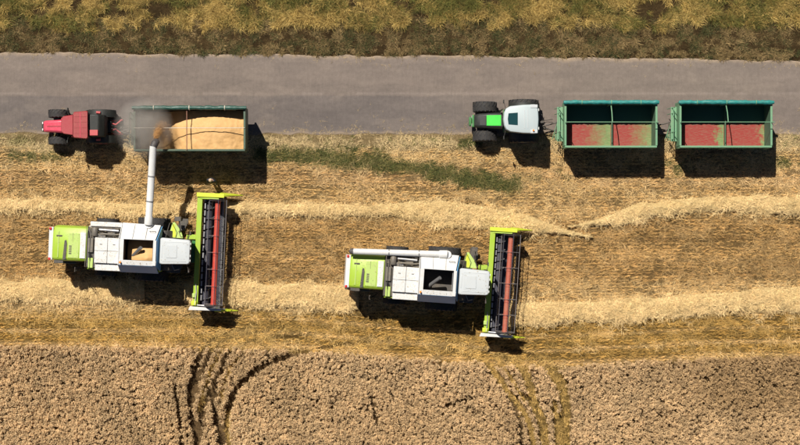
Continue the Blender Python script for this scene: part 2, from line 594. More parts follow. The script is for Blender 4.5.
def zone_color(x, y):
    """own colour (albedo) of soil and plant litter, plus a painted sunlit crop edge"""
    px, py = PX(x), PY(y)
    wob = (fbm(x * 0.35, y * 0.9, 3) - 0.5) * 14 + (fbm(x * 1.7, y * 2.5, 5) - 0.5) * 6
    q = py + wob
    n = fbm(x * 0.25, y * 1.3, 21)[..., None]
    n2 = fbm(x * 1.5, y * 3.0, 31)[..., None]
    stub = np.array((0.33, 0.215, 0.09)) * (1 - n) + np.array((0.52, 0.37, 0.175)) * n
    st2 = fbm(x * 0.10, y * 3.2, 23)[..., None]
    stub = stub * (0.6 + 0.4 * n2 + 0.4 * st2)
    col = stub
    # browner ground between the two north windrows and the south windrow
    k = (sstep(212, 222, q) * (1 - sstep(275, 288, q)))[..., None]
    col = col * (1 - k) + k * np.array((0.335, 0.215, 0.088)) * (0.45 + 0.6 * n2 + 0.55 * st2)
    # pale dry strip next to the road
    k = (1 - sstep(146, 156, q))[..., None]
    col = col * (1 - k) + k * np.array((0.45, 0.33, 0.165)) * (0.6 + 0.8 * n2)
    k = (sstep(160, 176, q) * (1 - sstep(180, 190, q)) * 0.55)[..., None]
    col = col * (1 - k) + k * np.array((0.44, 0.29, 0.14)) * (0.7 + 0.6 * n2)
    # olive aftermath along the standing crop
    band = (sstep(308, 316, q) * 1.0)[..., None]
    olive = np.array((0.27, 0.17, 0.05)) * (0.45 + 0.6 * n2 + 0.6 * st2)
    col = col * (1 - band) + band * olive
    for c0, wd, s in ((331, 1.8, 0.95), (344.5, 2.6, 0.95), (317, 1.5, 0.6)):  # pale lines; the one along the crop edge paints in its sunlit face
        k = (np.exp(-((py + (fbm(x * 0.3, x * 0, 8) - 0.5) * 4 - c0 - (crop_edge(px) - 345)) / wd) ** 2) * s)[..., None]
        col = col * (1 - k) + k * np.array((0.56, 0.385, 0.175))
    for c0, wd, s in ((204, 1.2, .5), (262, 1.4, .45), (240, 1.3, .4), (273, 1.2, .4), (188, 1.2, .45), (175, 1.0, .4), (226, 1.1, .4)):
        k = (np.exp(-((py + (fbm(x * 0.2, x * 0 + c0, 18) - 0.5) * 8 - c0) / wd) ** 2) * s)[..., None] * (n2 > 0.42)
        col = col * (1 - k) + k * np.array((0.15, 0.08, 0.03))
    # weeds
    d = polydist(x, y, WEED)
    k = (1 - sstep(0.2, 0.62, d + (fbm(x * 2.2, y * 2.2, 41) - 0.5) * 0.7))[..., None] * 0.85
    col = col * (1 - k) + k * np.array((0.075, 0.075, 0.022))
    for cx, cy, rx, ry in ((25, 157, 45, 5), (20, 140, 30, 5), (465, 142, 22, 5), (485, 178, 30, 7), (790, 163, 22, 5), (674, 168, 12, 8), (735, 140, 30, 3), (350, 150, 30, 4), (550, 178, 20, 5)):
        k = (np.exp(-((px - cx) / rx) ** 2 - ((py - cy) / ry) ** 2) * 0.8 * sstep(0.38, 0.6, fbm(x * 2, y * 2, 51)))[..., None]
        col = col * (1 - k) + k * np.array((0.10, 0.10, 0.03))
    # wheel marks in the aftermath
    for a in ARCS:
        k = (np.exp(-(polydist(x, y, a) / 0.12) ** 2) * 0.7)[..., None]
        col = col * (1 - k) + k * np.array((0.45, 0.29, 0.10))
    for a in ARCS_D:
        dd = polydist(x, y, a)
        k = (np.exp(-(dd / 0.09) ** 2) * 0.75)[..., None]
        col = col * (1 - k) + k * np.array((0.10, 0.058, 0.018))
        k = (np.exp(-((dd - .24) / 0.1) ** 2) * 0.5)[..., None]
        col = col * (1 - k) + k * np.array((0.48, 0.32, 0.11))
    # soil under the standing crop
    e = crop_edge(px)
    k = sstep(e + 3, e + 7, py)[..., None]
    tr = np.full(x.shape, 9.0)
    for l, w in TR_OPEN:
        tr = np.minimum(tr, polydist(x, y, l) / w)
    kt = (1 - sstep(0.9, 1.5, tr))[..., None]
    under = np.array((0.24, 0.155, 0.075)) * (1 - kt) + np.array((0.30, 0.20, 0.065)) * kt
    col = col * (1 - k) + k * under * (0.6 + 0.8 * n2)
    # verge north of the road
    k = (1 - sstep(60, 66, py))[..., None]
    vg = np.array((0.12, 0.078, 0.034)) * (0.4 + 1.0 * n2)
    col = col * (1 - k) + k * vg
    k = (1 - sstep(-60, -45, py))[..., None]
    col = col * (1 - k) + k * np.array((0.24, 0.18, 0.06)) * (0.6 + 0.8 * n2)
    return np.clip(col, 0.01, 0.9)


def ground_h(x, y):
    py = PY(y)
    h = (fbm(x * 0.4, y * 0.8, 61) - 0.5) * 0.05 + (fbm(x * 2.5, y * 5, 62) - 0.5) * 0.05
    h = h + 0.05 * (1 - sstep(46, 53, py))
    rd = sstep(46, 56, py) * (1 - sstep(129, 137, py))
    return h * (1 - rd) + rd * -0.03


# one ground sheet: fine under the view, coarse out to the horizon
def axis(lo, hi, step, far):
    a = list(np.arange(lo, hi + 1e-6, step))
    t, s_ = hi, step
    out = []
    while t < far:
        s_ *= 1.6; t += s_; out.append(t)
    t, s_ = lo, step
    out2 = []
    while t > -far:
        s_ *= 1.6; t -= s_; out2.append(t)
    return np.array(out2[::-1] + a + out)


def grid_obj(name, xs, ys, Z, mat, color=None, keep=None):
    X, Y = np.meshgrid(xs, ys)
    nx, ny = len(xs), len(ys)
    V = np.stack([X.ravel(), Y.ravel(), Z.ravel()], 1)
    i = np.arange(nx * ny).reshape(ny, nx)
    F = np.stack([i[:-1, :-1], i[:-1, 1:], i[1:, 1:], i[1:, :-1]], -1).reshape(-1, 4)
    if keep is not None:
        kf = keep.ravel()[F].all(1)
        F = F[kf]
        used = np.unique(F)
        mp = np.zeros(len(V), int); mp[used] = np.arange(len(used))
        V = V[used]; F = mp[F]
        if color is not None: color = color.reshape(-1, 3)[used]
    me = bpy.data.meshes.new(name)
    me.vertices.add(len(V)); me.vertices.foreach_set('co', V.astype(np.float32).ravel())
    me.loops.add(len(F) * 4); me.loops.foreach_set('vertex_index', F.astype(np.int32).ravel())
    me.polygons.add(len(F)); me.polygons.foreach_set('loop_start', np.arange(0, len(F) * 4, 4, dtype=np.int32))
    me.update(calc_edges=True)
    me.validate()
    if color is not None:
        at = me.attributes.new('zone', 'FLOAT_COLOR', 'POINT')
        cc = np.concatenate([color.reshape(-1, 3), np.ones((len(V), 1))], 1).astype(np.float32)
        at.data.foreach_set('color', cc.ravel())
    me.materials.append(M[mat])
    me.shade_smooth()
    o = bpy.data.objects.new(name, me)
    C.objects.link(o)
    return o


xs = axis(-26, 26, 0.09, 700)
ys = axis(-15.5, 15.5, 0.09, 700)
GX, GY = np.meshgrid(xs, ys)
ZC = zone_color(GX, GY)
g = grid_obj('ground', xs, ys, ground_h(GX, GY), 'field_soil', ZC * 0.55)
tag(g, 'dry stubble field ground of golden brown soil and chaff', 'field', kind='structure')


# road
def road():
    xs = np.concatenate([np.linspace(-700, -27, 30), np.arange(-26.5, 26.6, 0.12), np.linspace(27, 700, 30)])
    vv = np.linspace(0, 1, 90)
    pxs = PX(xs)
    top = np.interp(pxs, [0, 250, 500, 800], [52.0, 54.0, 56.0, 60.0]) + (fbm(xs * 1.3, xs * 0, 71) - 0.5) * 4.5
    bot = np.interp(pxs, [0, 250, 420, 640, 800], [133.5, 135, 135.5, 135, 134]) + (fbm(xs * 1.1, xs * 0 + 4, 72) - 0.5) * 5
    X = np.repeat(xs[None], len(vv), 0)
    PYg = bot[None] + (top - bot)[None] * vv[:, None]
    Y = (222.5 - PYg) / 18
    Z = 0.012 + 0.05 * np.sin(np.pi * vv)[:, None] + 0 * X
    Z[0] = -0.06; Z[-1] = -0.06
    i = np.arange(X.size).reshape(X.shape)
    F = np.stack([i[:-1, :-1], i[:-1, 1:], i[1:, 1:], i[1:, :-1]], -1).reshape(-1, 4)
    V = np.stack([X, Y, Z], -1).reshape(-1, 3)
    me = bpy.data.meshes.new('road')
    me.from_pydata(V.tolist(), [], F.tolist())
    P = PX(X)
    base = np.ones(X.shape + (3,)) * np.array((0.172, 0.138, 0.116))
    # the southern lane was resurfaced in a greyer asphalt, worn out towards the east
    k = sstep(94.5, 97.0, PYg + (fbm(X * 0.8, X * 0, 73) - 0.5) * 3) * (1 - 0.75 * sstep(380, 560, P))
    k = (k * 0.9)[..., None]
    base = base * (1 - k) + k * np.array((0.132, 0.110, 0.099))
    # joint line
    k = (np.exp(-((PYg - 93.5) / 1.3) ** 2) * 0.35 * (fbm(X * 0.6, X * 0 + 1, 74) > 0.42))[..., None]
    base = base * (1 - k) + k * np.array((0.27, 0.22, 0.19))
    # dust carried onto both margins
    d = np.minimum(PYg - top[None], bot[None] - PYg) + (fbm(X * 1.5, Y * 3, 75) - 0.5) * 5
    k = (1 - sstep(0.0, 5.0, d))[..., None] * 0.7
    base = base * (1 - k) + k * np.array((0.33, 0.245, 0.165))
    k = (np.exp(-((PYg - 118) / 12.0) ** 2) * 0.22 * (1 - sstep(300, 520, P)))[..., None]
    base = base * (1 - k) + k * np.array((0.095, 0.081, 0.076))
    # meandering cracks, two old patches, worn wheel paths
    for yy, amp, sd in ((64, 5, 171), (84, 6, 172), (112, 5, 173), (124, 4, 174)):
        c_ = yy + (fbm(X * .5, X * 0, sd) - .5) * amp * 2.4
        k = (np.exp(-((PYg - c_) / .6) ** 2) * .13 * (fbm(X * .35, X * 0 + sd, sd + 9) > .54))[..., None]
        base = base * (1 - k) + k * np.array((0.055, 0.048, 0.044))
    for c_, ww in ((72, 7), (88, 6), (108, 6), (123, 5)):
        k = (np.exp(-((PYg - c_) / ww) ** 2) * .16 * fbm(X * .15, X * 0 + c_, 177))[..., None]
        base = base * (1 - k) + k * np.array((0.09, 0.075, 0.066))
    k = (sstep(.58, .64, fbm(X * .5, Y * 1.1, 178)) * .16)[..., None]
    base = base * (1 - k) + k * np.array((0.25, 0.20, 0.16))
    at = me.attributes.new('zone', 'FLOAT_COLOR', 'POINT')
    at.data.foreach_set('color', np.concatenate([base.reshape(-1, 3), np.ones((X.size, 1))], 1).astype(np.float32).ravel())
    me.materials.append(M['asphalt'])
    me.shade_smooth()
    o = bpy.data.objects.new('road', me)
    C.objects.link(o)
    tag(o, 'worn grey brown asphalt lane with dusty edges', 'road', kind='structure')


road()


# ------------------------------------------------------------------ scattered plants and straw
def proto_mesh(name, V, F, mat):
    me = bpy.data.meshes.new(name)
    me.from_pydata(V, [], F)
    me.materials.append(M[mat])
    return bpy.data.objects.new(name, me)       # never linked: only a source for instances


def blade(V, F, p, az, length, width, lean, curve=0.5, seg=3, flat=0.0):
    """a tapering bent leaf from p: starts near upright and leans out along az"""
    d = np.array((math.cos(az), math.sin(az)))
    sd = np.array((-d[1], d[0]))
    b = len(V)
    x, z, a = 0.0, 0.0, lean
    for k in range(seg + 1):
        w = width * (1 - (k / seg) ** 2 * 0.9) / 2
        c = np.array((p[0] + d[0] * x, p[1] + d[1] * x))
        V.append((c[0] + sd[0] * w, c[1] + sd[1] * w, p[2] + z))
        V.append((c[0] - sd[0] * w, c[1] - sd[1] * w, p[2] + z))
        x += math.sin(a) * length / seg
        z += math.cos(a) * length / seg
        a = min(a + curve, 1.75)
    for k in range(seg):
        F.append((b + 2 * k, b + 2 * k + 1, b + 2 * k + 3, b + 2 * k + 2))


def spindle(V, F, p, q, r):
    p, q = np.array(p), np.array(q)
    d = (q - p) / (np.linalg.norm(q - p) + 1e-9)
    u = np.cross(d, (0, 0, 1)) if abs(d[2]) < .9 else np.cross(d, (1, 0, 0))
    u = u / np.linalg.norm(u); w = np.cross(d, u)
    m = p + (q - p) * 0.45
    b = len(V)
    V += [tuple(p)] + [tuple(m + r * (u * math.cos(t) + w * math.sin(t))) for t in (0, 1.571, 3.142, 4.712)] + [tuple(q)]
    for k in range(4):
        F.append((b, b + 1 + k, b + 1 + (k + 1) % 4))
        F.append((b + 5, b + 1 + (k + 1) % 4, b + 1 + k))


def protos_stubble(n=5):
    out = []
    for k in range(n):
        V, F = [], []
        for j in range(9):
            p = (random.gauss(0, .05), random.gauss(0, .016), 0)
            blade(V, F, p, random.uniform(0, 6.28), random.uniform(.09, .17), .015, random.uniform(0.05, .45), 0.05, 1)
        for j in range(4):
            p = (random.gauss(0, .08), random.gauss(0, .025), random.uniform(.03, .09))
            blade(V, F, p, random.gauss(0, .28) + random.choice((0, 3.14)), random.uniform(.1, .25), .014, 1.45, 0.02, 1)
        out.append(proto_mesh('stub%d' % k, V, F, 'straw_tint'))
    return out


def protos_litter(n=5, spread=.14, L=(.15, .4), wd=.016, cnt=16, hz=.06):
    out = []
    for k in range(n):
        V, F = [], []
        for j in range(cnt):
            p = (random.gauss(0, spread), random.gauss(0, spread), random.uniform(.0, hz))
            blade(V, F, p, random.uniform(0, 6.28), random.uniform(*L), wd * random.uniform(.7, 1.3), random.uniform(1.0, 1.6), random.uniform(-.15, .25), 2)
        out.append(proto_mesh('litter%d' % k, V, F, 'straw_tint'))
    return out


def protos_grass(n, L, wd, cnt, lean, spread, tag_):
    out = []
    for k in range(n):
        V, F = [], []
        for j in range(cnt):
            p = (random.gauss(0, spread), random.gauss(0, spread), 0)
            blade(V, F, p, random.uniform(0, 6.28), random.uniform(*L), wd * random.uniform(.6, 1.4), random.uniform(*lean), random.uniform(.1, .45), 4)
        out.append(proto_mesh('grass%s%d' % (tag_, k), V, F, 'grass_tint'))
    return out


def protos_wheat(n=7):
    out = []
    for k in range(n):
        V, F = [], []
        lean = random.uniform(0, 6.28)
        for j in range(11):
            a = random.uniform(0, 6.28); r = .064 * math.sqrt(random.random())
            p = (r * .6 * math.cos(a), r * .6 * math.sin(a), 0)
            h = .72 - 6 * r * r + random.uniform(-.09, .06)
            az = (a if j % 2 else lean) + random.gauss(0, .8)
            t = (r * math.cos(a) + .03 * math.cos(lean), r * math.sin(a) + .03 * math.sin(lean), h)
            b = len(V)
            s_ = (-math.sin(az) * .004, math.cos(az) * .004)
            V += [(p[0] - s_[0], p[1] - s_[1], 0), (p[0] + s_[0], p[1] + s_[1], 0), (t[0] + s_[0], t[1] + s_[1], h), (t[0] - s_[0], t[1] - s_[1], h)]
            F.append((b, b + 1, b + 2, b + 3))
            hl = random.uniform(.07, .11)
            dz = random.uniform(-.07, .03)
            q = (t[0] + hl * math.cos(az), t[1] + hl * math.sin(az), h + dz)
            spindle(V, F, t, q, random.uniform(.012, .018))
            if j % 4 == 0:
                blade(V, F, (p[0], p[1], h * random.uniform(.35, .6)), random.uniform(0, 6.28), random.uniform(.1, .2), .013, .7, .6, 2)
        out.append(proto_mesh('wheat%d' % k, V, F, 'wheat_tint'))
    return out


def scatter(name, P, rot, scale, idx, tint, protos, label, cat):
    n = len(P)
    me = bpy.data.meshes.new(name)
    me.vertices.add(n)
    me.vertices.foreach_set('co', P.astype(np.float32).ravel())
    for nm, ty, arr, key in (('srot', 'FLOAT_VECTOR', rot, 'vector'), ('sscale', 'FLOAT', scale, 'value'), ('sidx', 'INT', idx, 'value')):
        a = me.attributes.new(nm, ty, 'POINT')
        a.data.foreach_set(key, np.ascontiguousarray(arr, dtype=np.int32 if ty == 'INT' else np.float32).ravel())
    a = me.attributes.new('tint', 'FLOAT_COLOR', 'POINT')
    a.data.foreach_set('color', np.concatenate([tint, np.ones((n, 1))], 1).astype(np.float32).ravel())
    o = bpy.data.objects.new(name, me)
    C.objects.link(o)
    me.materials.append(protos[0].data.materials[0])
    col = bpy.data.collections.new(name + '_source')
    for p in protos: col.objects.link(p)
    ng = bpy.data.node_groups.new(name + '_scatter', 'GeometryNodeTree')
    ng.interface.new_socket('Geometry', in_out='INPUT', socket_type='NodeSocketGeometry')
    ng.interface.new_socket('Geometry', in_out='OUTPUT', socket_type='NodeSocketGeometry')
    gi, go = ng.nodes.new('NodeGroupInput'), ng.nodes.new('NodeGroupOutput')
    ip = ng.nodes.new('GeometryNodeInstanceOnPoints')
    ci = ng.nodes.new('GeometryNodeCollectionInfo')
    ci.inputs['Collection'].default_value = col
    ci.inputs['Separate Children'].default_value = True
    ci.inputs['Reset Children'].default_value = True
    def na(nm, ty):
        q = ng.nodes.new('GeometryNodeInputNamedAttribute')
        q.data_type = ty
        q.inputs['Name'].default_value = nm
        return q.outputs[0]
    er = ng.nodes.new('FunctionNodeEulerToRotation')
    L = ng.links.new
    L(gi.outputs[0], ip.inputs['Points'])
    L(ci.outputs[0], ip.inputs['Instance'])
    ip.inputs['Pick Instance'].default_value = True
    L(na('sidx', 'INT'), ip.inputs['Instance Index'])
    L(na('srot', 'FLOAT_VECTOR'), er.inputs[0])
    L(er.outputs[0], ip.inputs['Rotation'])
    L(na('sscale', 'FLOAT'), ip.inputs['Scale'])
    L(ip.outputs[0], go.inputs[0])
    md = o.modifiers.new('scatter', 'NODES')
    md.node_group = ng
    tag(o, label, cat, kind='stuff')
    return o


def cap(t, m=.78):
    return t * np.minimum(1.0, m / t.max(1, keepdims=True))


def rots(n, tilt=0.0, flip=False):
    r = np.zeros((n, 3))
    r[:, 2] = rng.uniform(0, 2 * np.pi, n) if not flip else rng.normal(0, .12, n) + np.pi * rng.integers(0, 2, n)
    if tilt:
        r[:, 0] = rng.normal(0, tilt, n); r[:, 1] = rng.normal(0, tilt, n)
    return r


# --- stubble in drilled rows
def stubble():
    rows = np.arange(-8.6, 4.35, 0.185)
    pts = []
    for ry in rows:
        x = np.arange(-25.5, 25.5, 0.085)
        x = x + rng.uniform(-.05, .05, len(x))
        y = ry + rng.normal(0, .022, len(x)) + (fbm(x * 0.15, x * 0 + ry * 0.05, 81) - 0.5) * 0.3
        pts.append(np.stack([x, y], 1))
    P = np.concatenate(pts)
    px, py = PX(P[:, 0]), PY(P[:, 1])
    keep = (py < crop_edge(px) + 2) & (py > 150 + (fbm(P[:, 0], P[:, 1], 82) - .5) * 16)
    keep &= vnoise(P[:, 0] * 5, P[:, 1] * 9, 83) > 0.34
    for a in ARCS_D:
        keep &= polydist(P[:, 0], P[:, 1], a) > .085
    P = P[keep]
    n = len(P)
    z = ground_h(P[:, 0], P[:, 1]) - .01
    t = zone_color(P[:, 0], P[:, 1]) * rng.uniform(1.1, 2.3, (n, 1)) * np.array((1.07, 1.0, .86))
    scatter('stubble', np.c_[P, z], rots(n, .08, True), rng.uniform(.7, 1.25, n), rng.integers(0, 5, n), cap(t), protos_stubble(),
            'short golden stubble standing in drilled rows across the field', 'stubble')


stubble()


def litter():
    n = 17000
    P = np.c_[rng.uniform(-25.5, 25.5, n), rng.uniform(-8.4, 4.6, n)]
    px, py = PX(P[:, 0]), PY(P[:, 1])
    keep = (py < crop_edge(px) + 3) & (fbm(P[:, 0] * .5, P[:, 1] * 2.2, 91) + rng.uniform(-.2, .2, n) > .5) & (py > 139)
    P = P[keep]; n = len(P)
    z = ground_h(P[:, 0], P[:, 1]) + .01
    t = zone_color(P[:, 0], P[:, 1]) * rng.uniform(.9, 1.9, (n, 1))
    scatter('straw_litter', np.c_[P, z], rots(n, .1), rng.uniform(.6, 1.1, n), rng.integers(0, 5, n), cap(t), protos_litter(),
            'loose chopped straw scattered over the stubble', 'straw')


litter()


def road_straw():
    n = 1500
    d = rng.exponential(.28, n)
    x = rng.uniform(-25.5, 25.5, n)
    north = rng.uniform(0, 1, n) < .3
    px = PX(x)
    yb = (222.5 - np.interp(px, [0, 250, 420, 640, 800], [133.5, 135, 135.5, 135, 134])) / 18 + d
    yt = (222.5 - np.interp(px, [0, 250, 500, 800], [52.0, 54.0, 56.0, 60.0])) / 18 - d * .6
    y = np.where(north, yt, yb)
    k = fbm(x * .8, y * .5, 95) > .42
    P = np.c_[x, y, .014 + .05 * np.sin(np.pi * np.clip(d / 4.5, 0, 1))][k]
    n = len(P)
    t = np.array((0.45, 0.33, 0.17)) * rng.uniform(.5, 1.2, (n, 1))
    scatter('spilled_straw', P, rots(n), rng.uniform(.35, .8, n), rng.integers(0, 4, n), t, protos_litter(4, .09, (.06, .2), .014, 6, .012),
            'sparse straw and dirt spilled along the edges of the road', 'straw')


road_straw()


# --- straw windrows
def wr_width(x, key):
    L = np.array(SWL[key][0]); x0, x1 = L[:, 0].min(), L[:, 0].max()
    k = 1.0
    if key in ('north_east',): k = sstep(-.4, 4.5, x - x0)
    if key in ('north_mid',): k = sstep(-.3, 6.0, x1 - x) * sstep(-.4, 3, x - x0)
    if key in ('north_west',): k = sstep(-.3, 3, x1 - x)
    return SWL[key][1] * (.12 + .88 * k) * (.8 + .45 * fbm(x * .9, x * 0 + 3, 104))


def windrow(key, label):
    line, w = SWL[key]
    L = np.array(line)
    x0, x1 = L[:, 0].min(), L[:, 0].max()
    y0, y1 = L[:, 1].min() - w * 1.6, L[:, 1].max() + w * 1.6
    xs = np.arange(x0 - .3, x1 + .3, 0.075); ys = np.arange(y0, y1, 0.06)
    X, Y = np.meshgrid(xs, ys)
    d = polydist(X, Y, line) / (wr_width(X, key) * (0.8 + 0.5 * fbm(X * .7, Y * .7, 101)))
    prof = np.clip(1 - d * d * 1.25, -1, 1)
    lump = fbm(X * 3.2, Y * 6, 102, 5)
    Z = 0.34 * np.sqrt(np.clip(prof, 0, 1)) * (0.55 + 0.9 * lump) - 0.03
    Z = np.where(prof <= 0, -0.06, Z)
    o = grid_obj('straw_windrow', xs, ys, Z, 'straw_bed', keep=prof > -0.1)
    tag(o, label, 'straw', 'straw windrows left on the stubble', 'stuff')
    n = int((x1 - x0) * w * 2 * 100)
    P = np.c_[rng.uniform(x0, x1, n), rng.uniform(y0, y1, n)]
    d = polydist(P[:, 0], P[:, 1], line) / (wr_width(P[:, 0], key) * (0.8 + 0.5 * fbm(P[:, 0] * .7, P[:, 1] * .7, 101)))
    k = d < .55 + rng.exponential(.33, n)
    P = P[k]; d = d[k]; n = len(P)
    z = 0.34 * np.sqrt(np.clip(1 - d * d, 0, 1)) * (0.55 + 0.9 * fbm(P[:, 0] * 3.2, P[:, 1] * 6, 102, 5)) - 0.02
    nn = fbm(P[:, 0] * 1.2, P[:, 1] * 4, 103)[:, None]
    t = (np.array((0.55, 0.385, 0.165)) * (1 - nn) + np.array((0.84, 0.62, 0.31)) * nn) * rng.uniform(.85, 1.25, (n, 1))
    return np.c_[P, z], t


WP, WT = [], []
for k, lab in (('north_west', 'thin pale straw windrow behind the rear combine, nearest the trailers'),
               ('north_mid', 'bright tapering straw windrow ending ahead of the leading combine'),
               ('north_east', 'curving pale straw windrow below the two empty green trailers'),
               ('south_west', 'thick golden straw windrow at the left edge behind the unloading combine'),
               ('south_mid', 'golden straw windrow lying between the two combines'),
               ('south_east', 'long golden straw windrow running right from the leading combine header')):
    p_, t_ = windrow(k, lab)
    WP.append(p_); WT.append(t_)
WP, WT = np.concatenate(WP), np.concatenate(WT)
scatter('loose_straw', WP, rots(len(WP), .25), rng.uniform(.6, 1.15, len(WP)), rng.integers(0, 5, len(WP)), cap(WT, .84), protos_litter(5, .1, (.15, .38), .015, 14, .05),
        'loose pale straws lying on top of the windrows', 'straw')


# --- standing wheat
def wheat():
    st = 0.105
    gx, gy = np.meshgrid(np.arange(-25.5, 25.5, st), np.arange(-14.8, -6.3, st))
    gx = gx + (np.arange(gx.shape[0]) % 2)[:, None] * st / 2
    P = np.c_[gx.ravel(), gy.ravel()] + rng.normal(0, .03, (gx.size, 2))
    px, py = PX(P[:, 0]), PY(P[:, 1])
    keep = py > crop_edge(px) + 1.0 + (fbm(P[:, 0] * 1.5, P[:, 1] * 0, 111) - .5) * 5
    keep &= rng.uniform(0, 1, len(P)) > .08 + .10 * vnoise(P[:, 0] * .9, P[:, 1] * .9, 112)
    ragged = (vnoise(P[:, 0] * 3, P[:, 1] * 3, 114) - .5) * .035
    for l, w in TR_DARK + TR_OPEN:
        keep &= polydist(P[:, 0], P[:, 1], l) > w + .045 + ragged
    P = P[keep]; n = len(P)
    px = PX(P[:, 0]); py = PY(P[:, 1])
    nn = fbm(P[:, 0] * .35, P[:, 1] * .35, 115)[:, None]
    t = np.array((0.56, 0.375, 0.19)) * (1 - nn) + np.array((0.75, 0.53, 0.29)) * nn
    n6 = vnoise(P[:, 0] * .8, P[:, 1] * .8, 117)[:, None]
    t = t * (.86 + .28 * n6)
    # riper, yellower patch towards the east
    k = (sstep(640, 740, px) * (1 - sstep(395, 430, py)) * 0.8)[:, None]
    t = t * (1 - k) + k * np.array((0.42, 0.27, 0.125))
    t = t * rng.uniform(.66, 1.22, (n, 1))
    sc = rng.uniform(.82, 1.10, n) * (.92 + .16 * vnoise(P[:, 0] * 1.3, P[:, 1] * 1.3, 118))
    wr = rots(n, .06)
    wr[:, 2] = 9 * vnoise(P[:, 0] * .45, P[:, 1] * .45, 119) + rng.normal(0, .9, n)
    scatter('wheat_crop', np.c_[P, np.full(n, -.02)], wr, sc, rng.integers(0, 7, n), cap(t), protos_wheat(),
            'standing ripe wheat with pinkish brown ears along the bottom', 'wheat')


wheat()


# --- flattened stems in the open wheel tracks
def track_straw():
    P, RZ = [], []
    for l, w in TR_OPEN:
        L = np.array(l)
        for (a, b) in zip(L[:-1], L[1:]):
            ln = np.hypot(*(b - a))
            for _ in range(int(ln * 22)):
                t = random.random()
                nrm = np.array((-(b - a)[1], (b - a)[0])) / ln
                P.append(a + (b - a) * t + nrm * random.uniform(-w, w))
                RZ.append(math.atan2(*(b - a)[::-1]) + random.gauss(0, .35))
    P = np.array(P); n = len(P)
    r = np.zeros((n, 3)); r[:, 2] = RZ
    t = np.array((0.43, 0.275, 0.085)) * rng.uniform(.45, 1.3, (n, 1))
    scatter('flattened_stems', np.c_[P, np.full(n, .03)], r, rng.uniform(.6, 1.1, n), rng.integers(0, 5, n), t, protos_litter(5, .08, (.12, .3), .016, 12, .05),
            'olive flattened stems in the wheel tracks through the wheat', 'straw')


track_straw()


